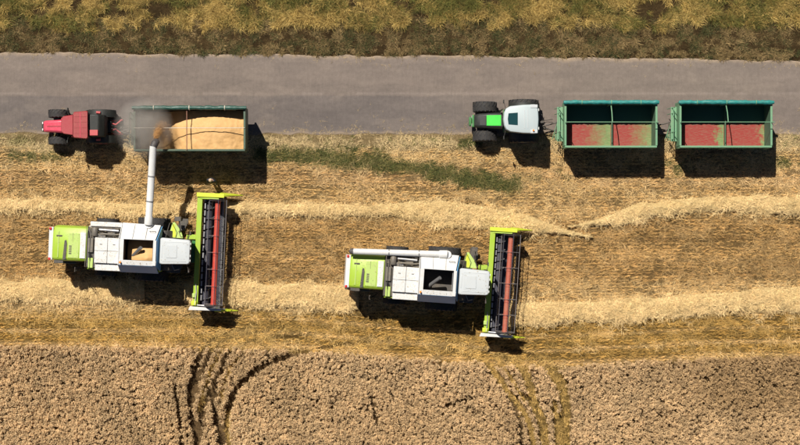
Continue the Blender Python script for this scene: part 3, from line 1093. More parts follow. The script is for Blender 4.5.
# --- verges
def verge():
    # tall lodged grass along the top
    n = 19000
    P = np.c_[rng.uniform(-25.5, 25.5, n), rng.uniform(10.6, 15.2, n)]
    cl = vnoise(P[:, 0] * 1.5, P[:, 1] * 1.9, 121) * .6 + vnoise(P[:, 0] * 3.4, P[:, 1] * 4.2, 125) * .4
    k = cl + rng.uniform(-.06, .06, n) > .45
    edge = 10.85 + (fbm(P[:, 0] * .8, P[:, 0] * 0, 122) - .5) * .8
    k &= P[:, 1] > edge
    P = P[k]; cl = cl[k]; n = len(P)
    nn = fbm(P[:, 0] * .5, P[:, 1] * .9, 123)[:, None]
    sel = rng.uniform(0, 1, (n, 1)) + (nn - .5) * 1.6
    t = np.where(sel > .66, np.array((0.53, 0.37, 0.12)), np.where(sel > .32, np.array((0.32, 0.215, 0.06)), np.array((0.13, 0.125, 0.03))))
    t = t * rng.uniform(.5, 1.5, (n, 1))
    r = rots(n)
    r[:, 0] = rng.normal(-.2, .25, n); r[:, 1] = rng.normal(.2, .25, n)
    scatter('tall_grass', np.c_[P, np.zeros(n)], r, (.45 + .95 * cl) * rng.uniform(.8, 1.15, n), rng.integers(0, 6, n), t,
            protos_grass(6, (.22, .55), .012, 30, (.05, .8), .075, 'a'),
            'tall yellow green grass leaning over along the top edge', 'grass')
    # rough lower growth by the road
    n = 20000
    P = np.c_[rng.uniform(-25.5, 25.5, n), rng.uniform(9.0, 11.3, n)]
    px = PX(P[:, 0])
    top = np.interp(px, [0, 250, 500, 800], [52.0, 54.0, 56.0, 60.0])
    lim = (222.5 - top) / 18
    cl = vnoise(P[:, 0] * 3.2, P[:, 1] * 3.6, 131) * .6 + vnoise(P[:, 0] * 6.5, P[:, 1] * 7, 132) * .4
    k = (P[:, 1] > lim + .06 + (fbm(P[:, 0] * 1.4, P[:, 0] * 0, 133) - .5) * .35) & (cl + rng.uniform(-.1, .1, n) > .42)
    P = P[k]; cl = cl[k]; n = len(P)
    nn = fbm(P[:, 0] * 1.1, P[:, 1] * 1.6, 134)[:, None]
    sel = rng.uniform(0, 1, (n, 1)) + (nn - .5) * 1.4
    t = np.where(sel > .66, np.array((0.30, 0.205, 0.088)), np.where(sel > .34, np.array((0.17, 0.112, 0.042)), np.array((0.075, 0.075, 0.024))))
    t = t * rng.uniform(.45, 1.1, (n, 1))
    scatter('verge_plants', np.c_[P, np.zeros(n)], rots(n, .15), (.45 + 1.5 * (cl - .35)) * rng.uniform(.8, 1.2, n), rng.integers(0, 6, n), t,
            protos_grass(6, (.10, .28), .016, 26, (.2, 1.2), .07, 'b'),
            'low mottled brown and green growth beside the road', 'undergrowth')
    # dry grass and weeds south of the road
    n = 22000
    P = np.c_[rng.uniform(-25.5, 25.5, n), rng.uniform(1.8, 5.0, n)]
    px, py = PX(P[:, 0]), PY(P[:, 1])
    dw = polydist(P[:, 0], P[:, 1], WEED)
    inweed = dw + (fbm(P[:, 0] * 2.2, P[:, 1] * 2.2, 41) - .5) * .7 < rng.uniform(.1, .5, n)
    strip = (py < 149 + (fbm(P[:, 0] * .7, P[:, 1] * 0, 141) - .5) * 14) & (fbm(P[:, 0] * 1.8, P[:, 1] * 2.4, 142) + rng.uniform(-.1, .1, n) > .5)
    bot = np.interp(px, [0, 250, 420, 640, 800], [133.5, 135, 135.5, 135, 134])
    strip &= py > bot + 1.5 + (fbm(P[:, 0] * 1.4, P[:, 0] * 0, 143) - .5) * 5
    patch = np.zeros(n, bool)
    for cx, cy, rx, ry in ((25, 157, 45, 5), (465, 143, 22, 5), (485, 178, 30, 7), (790, 163, 22, 5), (674, 168, 12, 8), (350, 150, 30, 4), (550, 176, 16, 6)):
        patch |= ((px - cx) / rx) ** 2 + ((py - cy) / ry) ** 2 < rng.uniform(.1, 1.3, n)
    patch &= fbm(P[:, 0] * 2, P[:, 1] * 2, 51) > .45
    k = inweed | strip | patch
    grn = (inweed | patch)[k]
    P = P[k]; n = len(P)
    t = np.where(grn[:, None], np.where(rng.uniform(0, 1, (n, 1)) > .35, np.array((0.06, 0.07, 0.017)), np.array((0.14, 0.12, 0.035))),
                 np.where(rng.uniform(0, 1, (n, 1)) > .16, np.array((0.52, 0.39, 0.20)), np.array((0.17, 0.16, 0.05))))
    t = t * rng.uniform(.7, 1.25, (n, 1))
    scatter('field_weeds', np.c_[P, np.zeros(n)], rots(n, .12), np.where(grn, .95, .75) * rng.uniform(.7, 1.2, n), rng.integers(0, 6, n), t,
            protos_grass(6, (.1, .28), .018, 16, (.3, 1.3), .07, 'c'),
            'green weeds and dry grass between road and stubble', 'weeds')


verge()


# ------------------------------------------------------------------ wheels
def wheel(parent, c, r, w, rim_mat='rim_cream', lugs=18):
    """c: centre; the axle runs along Y"""
    hub = MB()
    s_ = 1 if c[1] > 0 else -1
    hub.lathe_y([(0.0, s_ * w * .28), (r * .16, s_ * w * .28), (r * .18, 0), (r * .16, -s_ * w * .3), (0, -s_ * w * .3)], c, 16)
    h = hub.build('wheel', 'dark_metal', parent, smooth=True)
    ty = MB()
    hw = w / 2
    ty.lathe_y([(r * .56, -hw * .8), (r * .66, -hw), (r * .86, -hw), (r * .95, -hw * .82), (r * .965, -hw * .4), (r * .97, 0), (r * .965, hw * .4),
                (r * .95, hw * .82), (r * .86, hw), (r * .66, hw), (r * .56, hw * .8)], c, 36)
    for k in range(lugs):
        for sd in (-1, 1):
            a0 = 2 * math.pi * (k + (0.5 if sd > 0 else 0)) / lugs
            a1 = a0 - 0.55 * 2 * math.pi / lugs * 1.5
            da = 0.28 * 2 * math.pi / lugs
            P = []
            for rr in (r * .94, r * 1.0):
                for (a, o) in ((a0 - da / 2, sd * hw * .97), (a0 + da / 2, sd * hw * .97), (a1 + da / 2, sd * hw * .05), (a1 - da / 2, sd * hw * .05)):
                    q = rr * (0.985 if abs(o) > hw * .5 else 1)
                    P.append((c[0] + q * math.cos(a), c[1] + o, c[2] + q * math.sin(a)))
            ty.add(P, [(0, 1, 2, 3), (4, 5, 6, 7), (0, 1, 5, 4), (1, 2, 6, 5), (2, 3, 7, 6), (3, 0, 4, 7)])
    ty.build('tyre', 'rubber', h, smooth=True)
    rm = MB().lathe_y([(r * .17, s_ * hw * .35), (r * .45, s_ * hw * .2), (r * .52, s_ * hw * .75), (r * .58, s_ * hw * .85), (r * .58, -s_ * hw * .8), (r * .5, -s_ * hw * .7), (r * .17, -s_ * hw * .1)], c, 28)
    rm.build('rim', rim_mat, h, smooth=True)
    return h


# ------------------------------------------------------------------ combine harvester (forward = +X, left = +Y, origin under the grain tank)
def make_combine(label, loc, rz, tube_tip=None, cut=1.0):
    root = empty('combine_harvester', loc, rz)
    tag(root, label, 'combine', 'combine harvesters working the field')
    # chassis and threshing body
    MB().prism([(-2.9, 1.25), (-2.2, .95), (1.9, .95), (1.9, 1.6), (1.2, 2.28), (-.97, 2.28), (-.97, 2.95), (-2.86, 2.95)], 'y', -1.08, 1.08).build('body', 'dark_metal', root, bevel=.03)
    for s_ in (-1, 1):
        sp = MB().prism([(-2.8, 1.5), (-1.0, 1.35), (1.0, 1.5), (1.05, 2.9), (-2.8, 2.9)], 'y', s_ * 1.085, s_ * 1.16).build('side_panel', 'lime' if s_ < 0 else 'white_paint', root, bevel=.02)
        box_part('vent', 'dark_metal', sp, -2.3, -1.2, s_ * 1.16 - .01, s_ * 1.16 + .012, 2.0, 2.6, bevel=.004)
        box_part('step_rail', 'steel', sp, -.8, .8, s_ * 1.19 - .015, s_ * 1.19 + .015, 2.45, 2.48, bevel=0)
    MB().tube([(.35, -1.6, .9), (.35, 1.6, .9)], .13, 12).build('front_axle', 'dark_metal', root, smooth=True)
    MB().tube([(-2.25, -1.4, .62), (-2.25, 1.4, .62)], .09, 12).build('rear_axle', 'dark_metal', root, smooth=True)
    for s_ in (-1, 1):
        wheel(root, (.35, s_ * 1.42, .90), .90, .62, 'white_paint', 20)
        wheel(root, (-2.25, s_ * 1.36, .62), .62, .44, 'white_paint', 18)
    # straw hood at the rear: curved lime shell, lit on its north shoulder
    prof = [(-.80, 2.1), (-.78, 2.6), (-.74, 2.86), (-.64, 2.95), (0, 2.97), (.75, 2.95), (1.02, 2.82), (1.12, 2.5), (1.12, 2.1)]
    rings = []
    for x, dz, k in ((-4.72, -.10, .97), (-4.55, 0, 1), (-2.87, .02, 1)):
        rings.append([(x, y * k, z + dz) for y, z in prof])
    hood = MB().loft(rings).build('straw_hood', 'lime', root, bevel=.02)
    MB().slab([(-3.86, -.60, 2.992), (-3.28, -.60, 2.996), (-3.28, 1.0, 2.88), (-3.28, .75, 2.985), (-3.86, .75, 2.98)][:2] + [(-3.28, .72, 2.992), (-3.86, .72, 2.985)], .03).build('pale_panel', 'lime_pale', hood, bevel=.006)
    MB().slab([(-3.22, -.60, 3.02), (-2.92, -.60, 3.025), (-2.92, .78, 3.015), (-3.22, .78, 3.01)], .05).build('hatch', 'white_paint', hood, bevel=.01)
    # dark slot that splits the hood
    MB().prism([(-4.12, -.70), (-3.96, -.70), (-3.92, .15), (-3.96, .34), (-4.05, .32)], 'z', 2.95, 3.004).build('slot', 'dark_metal', hood)
    MB().prism([(-5.02, 2.05), (-4.78, 2.15), (-4.70, 2.86), (-4.94, 2.82)], 'y', -.76, 1.0).build('chopper_cover', 'white_paint', root, bevel=.03)
    for s_ in (-.70, .92):
        box_part('tail_lamp', 'tail_red', root, -4.92, -4.80, s_ - .07, s_ + .07, 2.84, 2.90, bevel=.02)
    MB().prism([(-5.0, 1.0), (-3.6, 1.0), (-3.6, 2.1), (-4.6, 2.1)], 'y', -.95, .95).build('straw_chopper', 'dark_metal', root, bevel=.03)
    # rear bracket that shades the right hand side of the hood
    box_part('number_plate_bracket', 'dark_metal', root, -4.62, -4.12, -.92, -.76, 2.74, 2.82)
    # ladder behind
    ld = MB()
    for y in (-1.13, -1.33):
        ld.tube([(-3.6, y, .9), (-3.55, y, 2.5)], .022, 6)
    for z in (1.1, 1.4, 1.7, 2.0, 2.3): ld.tube([(-3.59, -1.13, z), (-3.59, -1.33, z)], .018, 6)
    ld.build('rear_ladder', 'dark_metal', root, smooth=True)
    # engine deck
    deck = box_part('engine_deck', 'dark_metal', root, -2.84, -.98, -1.06, 1.12, 2.955, 2.99)
    ra = MB().tube([(-1.28, .66, 3.0), (-1.28, .66, 3.0)], .01)
    MB().lathe_y([(0, -.23), (.14, -.23), (.17, -.18), (.17, .18), (.14, .23), (0, .23)], (-2.42, .86, 3.13), 20).build('air_cleaner', 'engine_metal', deck, smooth=True)
    MB().tube([(-2.2, .98, 3.08), (-1.15, .95, 3.12)], .075, 12).build('exhaust_pipe', 'steel', deck, smooth=True)
    MB().tube([(-2.35, .70, 3.08), (-1.9, .76, 3.16), (-1.4, .74, 3.12), (-1.02, .78, 3.05)], .05, 10).build('intake_pipe', 'engine_metal', deck, smooth=True)
    MB().tube([(-2.68, .3, 3.05), (-2.66, -.3, 3.08), (-2.62, -.9, 3.02)], .04, 8).build('coolant_hose', 'rubber', deck, smooth=True)
    box_part('battery_box', 'engine_metal', deck, -1.75, -1.35, .66, .86, 2.99, 3.12)
    box_part('radiator', 'engine_metal', deck, -2.78, -2.5, -.25, .5, 2.99, 3.12)
    box_part('fuel_cap_plate', 'lime_pale', deck, -2.74, -2.48, -1.08, -.55, 2.99, 3.07)
    # cooling screen with slats, belts, hoses and a guard rail round the deck
    sc_ = box_part('cooling_screen', 'engine_metal', deck, -2.36, -1.85, .60, .78, 2.99, 3.10)
    for k in range(7):
        box_part('screen_slat', 'steel', sc_, -2.34 + k * .07, -2.30 + k * .07, .61, .77, 3.10, 3.115, bevel=0)
    for k, (xa, ya, xb, yb) in enumerate(((-2.80, .9, -2.72, .2), (-2.58, 1.05, -2.2, .6), (-1.6, .62, -1.05, 1.05), (-2.75, -.2, -2.5, -.6))):
        MB().tube([(xa, ya, 3.02), ((xa + xb) / 2, (ya + yb) / 2 + .05, 3.12), (xb, yb, 3.03)], .022, 6).build('hose', 'rubber', deck, smooth=True)
    MB().lathe_y([(0, -.03), (.19, -.03), (.19, .03), (0, .03)], (-1.2, 1.09, 2.98), 18).build('belt_pulley', 'engine_metal', deck, smooth=True)
    MB().tube([(-2.80, 1.10, 3.0), (-2.80, 1.10, 3.5), (-2.80, -1.02, 3.5), (-2.80, -1.02, 3.0)], .016, 6).build('guard_rail', 'engine_metal', deck, smooth=True)
    MB().tube([(-2.6, -1.06, 2.6), (-1.3, -1.06, 2.6)], .17, 14).build('fuel_tank', 'dark_metal', root, smooth=True)
    for z_ in (-3.45, -3.62):
        MB().box(z_ - .008, z_ + .008, -.62, .74, 2.965, 2.99).build('hood_seam', 'dark_metal', hood)
    for k in range(5):
        MB().box(-3.80, -3.66, -.40 + k * .1, -.34 + k * .1, 2.97, 3.0).build('vent_slat', 'dark_metal', hood)
    MB().box(-4.50, -4.20, .52, .60, 2.95, 2.99).build('hood_latch', 'dark_metal', hood, bevel=.01)
    MB().box(-4.42, -4.36, -.6, .8, 2.945, 2.985).build('hood_rib', 'lime_pale', hood, bevel=.01)
    # white cover in four panels over the engine
    for x0, x1 in ((-2.38, -1.70), (-1.685, -.99)):
        for y0, y1 in ((-.14, .56), (-.80, -.155)):
            box_part('engine_cover', 'white_paint', root, x0, x1, y0, y1, 3.0, 3.26 if y1 > 0 else 3.245, bevel=.02)
    for x in (-2.05, -1.35):
        box_part('grab_handle', 'dark_metal', root, x - .06, x + .06, .2, .225, 3.262, 3.285, bevel=0)
    box_part('lower_cover', 'white_paint', root, -2.35, -.99, -1.20, -.83, 2.99, 3.10, bevel=.03)
    box_part('deck_rail', 'white_paint', root, -2.70, -.99, 1.145, 1.40, 2.86, 3.06, bevel=.03)
    # grain tank: sloping extension panels round an opening
    tank = box_part('grain_tank', 'white_paint', root, -.97, 1.03, -1.07, 1.07, 2.285, 2.38, bevel=.02)
    O = dict(x0=-.74, x1=.80, y0=-.54, y1=.54)
    zt, t = 3.72, .035
    MB().slab([(-.97, 1.42, 3.02), (1.06, 1.36, 3.02), (.92, .56, 3.74), (-.95, .56, 3.74)][::-1], t).build('left_flap', 'white_paint', tank, bevel=.008)
    MB().slab([(-.97, -.56, 3.74), (1.0, -.56, 3.74), (1.0, -.82, 3.70), (-.97, -.82, 3.70)][::-1], t).build('right_ledge', 'white_paint', tank, bevel=.008)
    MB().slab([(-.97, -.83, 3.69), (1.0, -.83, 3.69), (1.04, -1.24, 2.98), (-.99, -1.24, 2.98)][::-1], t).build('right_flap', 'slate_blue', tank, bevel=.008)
    MB().slab([(-.97, -.80, 3.71), (-.97, .55, 3.735), (-.75, .55, 3.735), (-.75, -.80, 3.71)][::-1], t).build('rear_ledge', 'white_paint', tank, bevel=.006)
    MB().slab([(-.99, 1.40, 3.0), (-.99, .58, 3.72), (-.99, -.82, 3.69), (-.99, -1.22, 2.98)], t).build('rear_wall', 'white_paint', tank)
    MB().slab([(.82, -.80, 3.71), (.82, .55, 3.735), (.98, .55, 3.735), (.98, -.80, 3.71)], t).build('front_ledge', 'white_paint', tank, bevel=.006)
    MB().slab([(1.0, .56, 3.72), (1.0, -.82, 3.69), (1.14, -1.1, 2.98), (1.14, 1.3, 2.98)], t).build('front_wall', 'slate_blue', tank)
    inn = MB()
    q0 = [(O['x0'], O['y0'], 3.70), (O['x1'], O['y0'], 3.70), (O['x1'], O['y1'], 3.70), (O['x0'], O['y1'], 3.70)]
    q1 = [(O['x0'] - .1, O['y0'] - .3, 2.42), (O['x1'] + .1, O['y0'] - .3, 2.42), (O['x1'] + .1, O['y1'] + .3, 2.42), (O['x0'] - .1, O['y1'] + .3, 2.42)]
    for k in range(4):
        j = (k + 1) % 4
        inn.add([q0[k], q0[j], q1[j], q1[k]], [(0, 1, 2, 3)])
    inn.add(q1, [(0, 1, 2, 3)])
    inn.build('tank_lining', 'dark_metal', tank)
    MB().tube([(-.45, -.40, 2.75), (.12, .12, 3.42)], .10, 14).build('filling_auger', 'steel', tank, smooth=True)
    MB().tube([(.79, -.5, 3.5), (.79, .5, 3.5)], .03, 8).build('cross_bar', 'steel', tank, smooth=True)
    for k in range(6):
        x = -.86 + k * .34
        MB().tube([(x, -.70, 3.70), (x, -.70, 3.745)], .018, 6).build('hinge', 'engine_metal', tank, smooth=True)
    for x in (-.3, .38):
        MB().slab([(x - .006, 1.36, 3.078), (x + .006, 1.36, 3.078), (x + .006, .58, 3.752), (x - .006, .58, 3.752)][::-1], .01).build('panel_seam', 'engine_metal', tank)
    MB().tube([(.55, 1.02, 3.36), (.55, 1.02, 3.5), (.85, 1.02, 3.5), (.85, 1.02, 3.33)], .015, 6).build('grab_rail', 'dark_metal', tank, smooth=True)
    MB().tube([(-.88, -.68, 3.71), (-.88, -.68, 3.86)], .05, 12).build('beacon', 'beacon', tank, smooth=True)
    # unloading tube
    piv = Vector((.42, 1.38, 3.18))
    el = MB().tube([(.42, 1.22, 2.7), (.42, 1.3, 3.0), piv], .22, 16)
    unl = el.build('tube_elbow', 'white_paint', root, smooth=True)
    if tube_tip is None:
        tip = Vector((-4.60, 1.20, 3.30))
    else:
        tip = root_inv(loc, rz) @ tube_tip
    d = (tip - piv).normalized()
    MB().tube([piv, piv + d * .4, piv + d * .45, tip - d * .5, tip], [.225, .225, .19, .19, .185] if tube_tip is not None else [.22, .21, .17, .165, .16], 20).build('unloading_tube', 'white_paint', root, smooth=True)
    for f in (.3, .62):
        p = piv.lerp(tip, f)
        MB().tube([p - d * .03, p + d * .03], .207 if tube_tip is not None else .182, 20).build('tube_clamp', 'steel', unl, smooth=True)
    if tube_tip is None:
        MB().tube([tip - d * .02, tip + d * .06, tip + d * .10 + Vector((0, 0, -.22))], [.165, .165, .13], 16).build('spout_boot', 'boot_rubber', root, smooth=True)
    else:
        h = Vector((d.x, d.y, 0)).normalized()
        h2 = (h + Vector((h.y, -h.x, 0)) * .42).normalized()
        MB().tube([tip - d * .05, tip + h2 * .16 + Vector((0, 0, -.05)), tip + h2 * .30 + Vector((0, 0, -.22))], [.195, .20, .17], 16).build('spout_boot', 'boot_rubber', root, smooth=True)
    # cab
    cab = box_part('cab', 'dark_metal', root, 1.26, 2.58, -.66, .66, 1.72, 1.92, bevel=.03)
    for x, y in ((1.30, -.63), (1.30, .63), (2.52, -.62), (2.52, .62)):
        MB().box(x - .04, x + .04, y - .04, y + .04, 1.9, 3.30).build('cab_pillar', 'dark_metal', cab, bevel=.01)
    for nm, q in (('windshield', [(2.56, -.58, 1.95), (2.56, .58, 1.95), (2.62, .58, 3.28), (2.62, -.58, 3.28)]),
                  ('side_window', [(1.35, .655, 1.95), (2.47, .655, 1.95), (2.47, .655, 3.28), (1.35, .655, 3.28)]),
                  ('side_window', [(1.35, -.655, 1.95), (2.47, -.655, 1.95), (2.47, -.655, 3.28), (1.35, -.655, 3.28)]),
                  ('rear_window', [(1.28, -.58, 2.3), (1.28, .58, 2.3), (1.28, .58, 3.28), (1.28, -.58, 3.28)])):
        MB().slab(q, .012).build(nm, 'cab_glass', cab)
    MB().box(1.6, 2.0, -.25, .25, 1.93, 2.35).box(1.52, 1.62, -.25, .25, 2.3, 2.9).build('driver_seat', 'dark_metal', cab, bevel=.04)
    rf = MB()
    pts = []
    for cx, cy in ((2.62, .54), (1.26, .60), (1.26, -.60), (2.62, -.54)):
        for k in range(4):
            a0 = {(2.62, .54): 0, (1.26, .60): 90, (1.26, -.60): 180, (2.62, -.54): 270}[(cx, cy)]
            a = R(a0 + k * 30)
            pts.append((cx + .13 * math.cos(a), cy + .11 * math.sin(a)))
    cxm, cym = 1.95, 0
    def ring(k, z): return [(cxm + (x - cxm) * k, cym + (y - cym) * k, z) for x, y in pts]
    rf.loft([ring(.97, 3.29), ring(1.0, 3.34), ring(1.0, 3.44), ring(.95, 3.50), ring(.7, 3.525)])
    roof = rf.build('cab_roof', 'cab_white', cab, smooth=True)
    MB().box(1.22, 1.30, -.35, .35, 3.44, 3.52).build('air_intake', 'cab_white', roof, bevel=.02)
    MB().prism([(1.5, -.34), (2.05, -.34), (2.05, .34), (1.5, .34)], 'z', 3.52, 3.545).build('cooler_lid', 'cab_white', roof, bevel=.012)
    for y in (-.5, .5):
        MB().box(1.36, 2.55, y - .012, y + .012, 3.515, 3.533).build('roof_rib', 'cab_white', roof, bevel=.004)
    for y in (-.45, -.2, .2, .45):
        box_part('work_lamp', 'lamp_glass', roof, 2.735, 2.775, y - .06, y + .06, 3.36, 3.45, bevel=.01)
    for s_ in (-1, 1):
        MB().tube([(2.55, s_ * .62, 3.2), (2.66, s_ * .95, 3.16), (2.66, s_ * 1.0, 2.7)], .018, 6).box(2.62, 2.68, s_ * 1.0 - .10, s_ * 1.0 + .10, 2.66, 3.08).build('mirror', 'dark_metal', cab, bevel=.006)
    # steps and platform on the left of the cab
    pf = MB().prism([(1.30, .70), (2.12, .70), (1.98, 1.10), (1.62, 1.56), (1.50, 1.52)], 'z', 1.86, 1.93).build('cab_platform', 'lime_pale', root, bevel=.01)
    MB().slab([(1.42, .74, 1.95), (1.74, .74, 1.95), (1.62, 1.44, 1.95), (1.52, 1.44, 1.95)], .015).build('tread_plate', 'lime_yellow', pf)
    for a in ([(1.30, .74, 1.9), (1.30, .74, 2.75), (1.48, 1.5, 2.75), (1.48, 1.5, 1.9)], [(2.10, .76, 1.9), (2.10, .78, 2.7), (1.98, 1.08, 2.7), (1.96, 1.1, 1.9)]):
        MB().tube(a, .02, 6).build('handrail', 'dark_metal', pf, smooth=True)
    for k, z in enumerate((.55, .95, 1.35, 1.7)):
        box_part('step', 'dark_metal', pf, 1.75, 2.15, 1.12 + .12 * (3 - k), 1.40 + .12 * (3 - k), z, z + .04, bevel=.006)
    MB().tube([(2.0, 1.0, 2.3), (1.96, 1.6, 2.5), (1.92, 1.78, 2.6)], .03, 8).box(1.72, 2.06, 1.62, 1.86, 2.35, 2.68).build('wide_mirror', 'dark_metal', pf, bevel=.02)
    rp = MB().prism([(1.25, -.72), (2.15, -.72), (2.0, -1.2), (1.3, -1.2)], 'z', 1.80, 1.86).build('right_platform', 'dark_metal', root, bevel=.01)
    MB().tube([(1.6, -.75, 2.1), (1.75, -1.05, 2.15), (2.0, -.98, 2.1)], .025, 6).build('hydraulic_hose', 'steel', rp, smooth=True)
    # feeder house
    MB().prism([(1.6, 1.55), (2.80, 1.35), (2.80, .70), (1.6, .75)], 'y', -.62, .62).build('feeder_house', 'tractor_green', root, bevel=.02)
    box_part('feeder_bracket', 'lime', root, 2.22, 2.74, .66, .92, 1.30, 1.5)
    # ------- header
    hd = MB()
    hd.box(2.74, 3.02, -3.18, 3.18, .98, 1.16)
    header = hd.build('header', 'lime', root, bevel=.02)
    header.location.z = .40
    header.scale.y = cut
    MB().slab([(2.96, -3.17, .2), (2.96, 3.17, .2), (2.98, 3.17, .98), (2.98, -3.17, .98)], .03).build('back_sheet', 'dark_metal', header)
    MB().slab([(2.97, -3.17, .2), (4.02, -3.17, .11), (4.02, 3.17, .11), (2.97, 3.17, .2)], .03).build('table_floor', 'navy_metal', header)
    MB().box(2.78, 2.90, -3.1, 3.1, .25, .38).build('lower_beam', 'lime', header, bevel=.02)
    au = MB().tube([(3.34, -3.12, .58), (3.34, 3.12, .58)], .20, 18)
    auger = au.build('auger', 'navy_metal', header, smooth=True)
    for sgn in (-1, 1):
        V, F = [], []
        n = 110
        for k in range(n + 1):
            u = k / n
            y = sgn * (3.10 - u * 2.5)
            a = sgn * u * 2 * math.pi * 4.6
            for rr in (.19, .32):
                V.append((3.34 + rr * math.cos(a), y, .58 + rr * math.sin(a)))
        for k in range(n): F.append((2 * k, 2 * k + 1, 2 * k + 3, 2 * k + 2))
        mb = MB(); mb.add(V, F)
        mb.build('auger_flight', 'steel', auger, smooth=True)
    kn = MB().box(4.0, 4.07, -3.15, 3.15, .08, .12)
    for k in range(82):
        y = -3.1 + k * .0765
        kn.add([(4.06, y - .03, .1), (4.06, y + .03, .1), (4.19, y, .1), (4.06, y, .14)], [(0, 1, 2), (0, 2, 3), (1, 3, 2), (0, 3, 1)])
    kn.build('cutter_bar', 'steel', header)
    # end plates with crop dividers
    for s_ in (-1, 1):
        y0, y1 = sorted((s_ * 3.19, s_ * 3.26))
        MB().prism([(2.76, .12), (4.45, .10), (4.40, .55), (3.55, 1.12), (2.76, 1.18)], 'y', y0, y1).build('end_plate', 'white_paint' if s_ < 0 else 'lime_yellow', header, bevel=.01)
        yy = s_ * 3.30
        MB().loft([[(3.9, yy - .12, .12), (3.9, yy + .12, .12), (3.9, yy + .07, .85), (3.9, yy - .07, .85)],
                   [(4.5, yy - .09, .10), (4.5, yy + .09, .10), (4.5, yy + .05, .55), (4.5, yy - .05, .55)],
                   [(5.12, yy - .02, .10), (5.12, yy + .02, .10), (5.12, yy + .01, .16), (5.12, yy - .01, .16)]]).build('crop_divider', 'lime_yellow', header, bevel=.01)
        y0, y1 = sorted((s_ * 3.10, s_ * 3.34))
        if s_ > 0:
            MB().box(2.70, 4.2, y0, y1, 1.17, 1.24).build('end_cap', 'lime_yellow', header, bevel=.015)
        else:
            MB().prism([(2.52, y0 + .03), (4.30, y0 + .06), (4.30, y1 - .1), (3.4, y1 - .02), (2.6, y1)], 'z', 1.17, 1.22).build('end_cap', 'white_paint', header, bevel=.012)
            MB().box(2.66, 2.95, -3.04, -2.78, 1.0, 1.3).build('drive_guard', 'lime_yellow', header, bevel=.03)
            MB().box(2.70, 2.88, -2.6, -2.35, 1.1, 1.28).build('drive_guard', 'lime_pale', header, bevel=.03)
            MB().tube([(2.86, -3.0, 1.3), (2.92, -2.3, 1.22), (2.86, -1.8, 1.2)], .025, 6).build('hydraulic_line', 'steel', header, smooth=True)
        # reel arm
        yy = s_ * 3.02
        MB().tube([(2.86, yy, 1.12), (3.4, yy, 1.30), (3.92, yy, 1.30)], .045, 8).build('reel_arm', 'lime' if s_ > 0 else 'steel', header, smooth=True)
    # pale strips built to stand for auger fingers and flight highlights behind the reel
    for k in range(15):
        y = 3.0 - k * .40
        MB().box(3.085, 3.17, y - .15, y + .15, .83, .87).build('auger_glint', 'steel', header)
    # reel: red central tube, spiders, six tine bars
    RC = Vector((3.88, 0, 1.28)); RR = .53
    MB().tube([(RC.x, -2.98, RC.z), (RC.x, 2.98, RC.z)], .145, 20).build('reel_tube', 'reel_red' if tube_tip is not None else 'reel_faded', header, smooth=True)
    ys_ = [-2.92, -1.9, -.95, 0, .95, 1.9, 2.92]
    for y in ys_:
        sp = MB()
        for k in range(6):
            a = R(20 + 60 * k); b = R(80 + 60 * k)
            e = RC + Vector((RR * math.cos(a), y, RR * math.sin(a)))
            e2 = RC + Vector((RR * math.cos(b), y, RR * math.sin(b)))
            sp.tube([RC + Vector((0, y, 0)), e], .012, 5)
            sp.tube([e, e2], .007, 4)
        sp.build('reel_spider', 'reel_grey', header, smooth=True)
        MB().tube([(RC.x, y - .035, RC.z), (RC.x, y + .035, RC.z)], .185, 20).build('reel_flange', 'reel_red' if tube_tip is not None else 'reel_faded', header, smooth=True)
    for s_ in (-1, 1):
        MB().lathe_y([(0, -.012), (.50, -.012), (.50, .012), (0, .012)], (RC.x, s_ * 2.995, RC.z), 28).build('reel_end_disc', 'dark_metal', header, smooth=True)
    for k in range(6):
        a = R(20 + 60 * k)
        x, z = RC.x + RR * math.cos(a), RC.z + RR * math.sin(a)
        tb = MB().tube([(x, -2.98, z), (x, 2.98, z)], .019, 8)
        for j in range(44):
            y = -2.95 + j * .137
            tb.tube([(x, y, z), (x - .05, y, z - .12), (x - .02, y, z - .27)], .0075, 4)
        tb.build('tine_bar', 'navy_metal' if k % 3 else 'reel_grey', header, smooth=True)
    # chaff that has settled on the flat tops
    cf = MB()
    rn = random.Random(31 if tube_tip is None else 30)
    for (x0, x1, y0, y1, z, cnt) in ((-2.36, -1.0, -.78, .54, 3.263, 90), (1.22, 2.66, -.6, .6, 3.548, 34), (-4.5, -2.95, -.58, .72, 3.032, 70), (-.95, .95, -.8, -.58, 3.742, 30),
                                     (-2.8, -1.0, .58, 1.08, 3.13, 70), (-2.68, -1.0, 1.16, 1.38, 3.064, 40), (-2.3, -1.0, -1.18, -.85, 3.104, 40)):
        for _ in range(cnt):
            x, y = rn.uniform(x0, x1), y0 + (y1 - y0) * (rn.random() ** 1.5 if rn.random() < .6 else 1 - rn.random() ** 2)
            a, ln, wd = rn.uniform(0, 6.28), rn.uniform(.015, .055), rn.uniform(.004, .009)
            dx, dy = math.cos(a) * ln, math.sin(a) * ln
            nx, ny = -math.sin(a) * wd, math.cos(a) * wd
            zz = z + rn.uniform(0, .004)
            cf.add([(x - dx, y - dy, zz), (x + nx, y + ny, zz), (x + dx, y + dy, zz), (x - nx, y - ny, zz), (x, y, zz + .008)], [(0, 1, 4), (1, 2, 4), (2, 3, 4), (3, 0, 4)])
    tag(cf.build('chaff', 'chaff', root), kind='stuff')
    return root


def root_inv(loc, rz):
    return (Matrix.Translation(Vector(loc)) @ Matrix.Rotation(rz, 4, 'Z')).inverted()


c1 = wpt(138, 250, 3.6); c1.z = 0
c2 = wpt(437.8, 280, 3.6); c2.z = 0
TIP = wpt(153.3, 146, 3.95)
make_combine('lime and white combine harvester unloading grain through its swung out tube', c1, R(-2.6), TIP, .965)
make_combine('lime and white combine harvester with its white unloading tube folded back', c2, R(-3.9), None, .90)


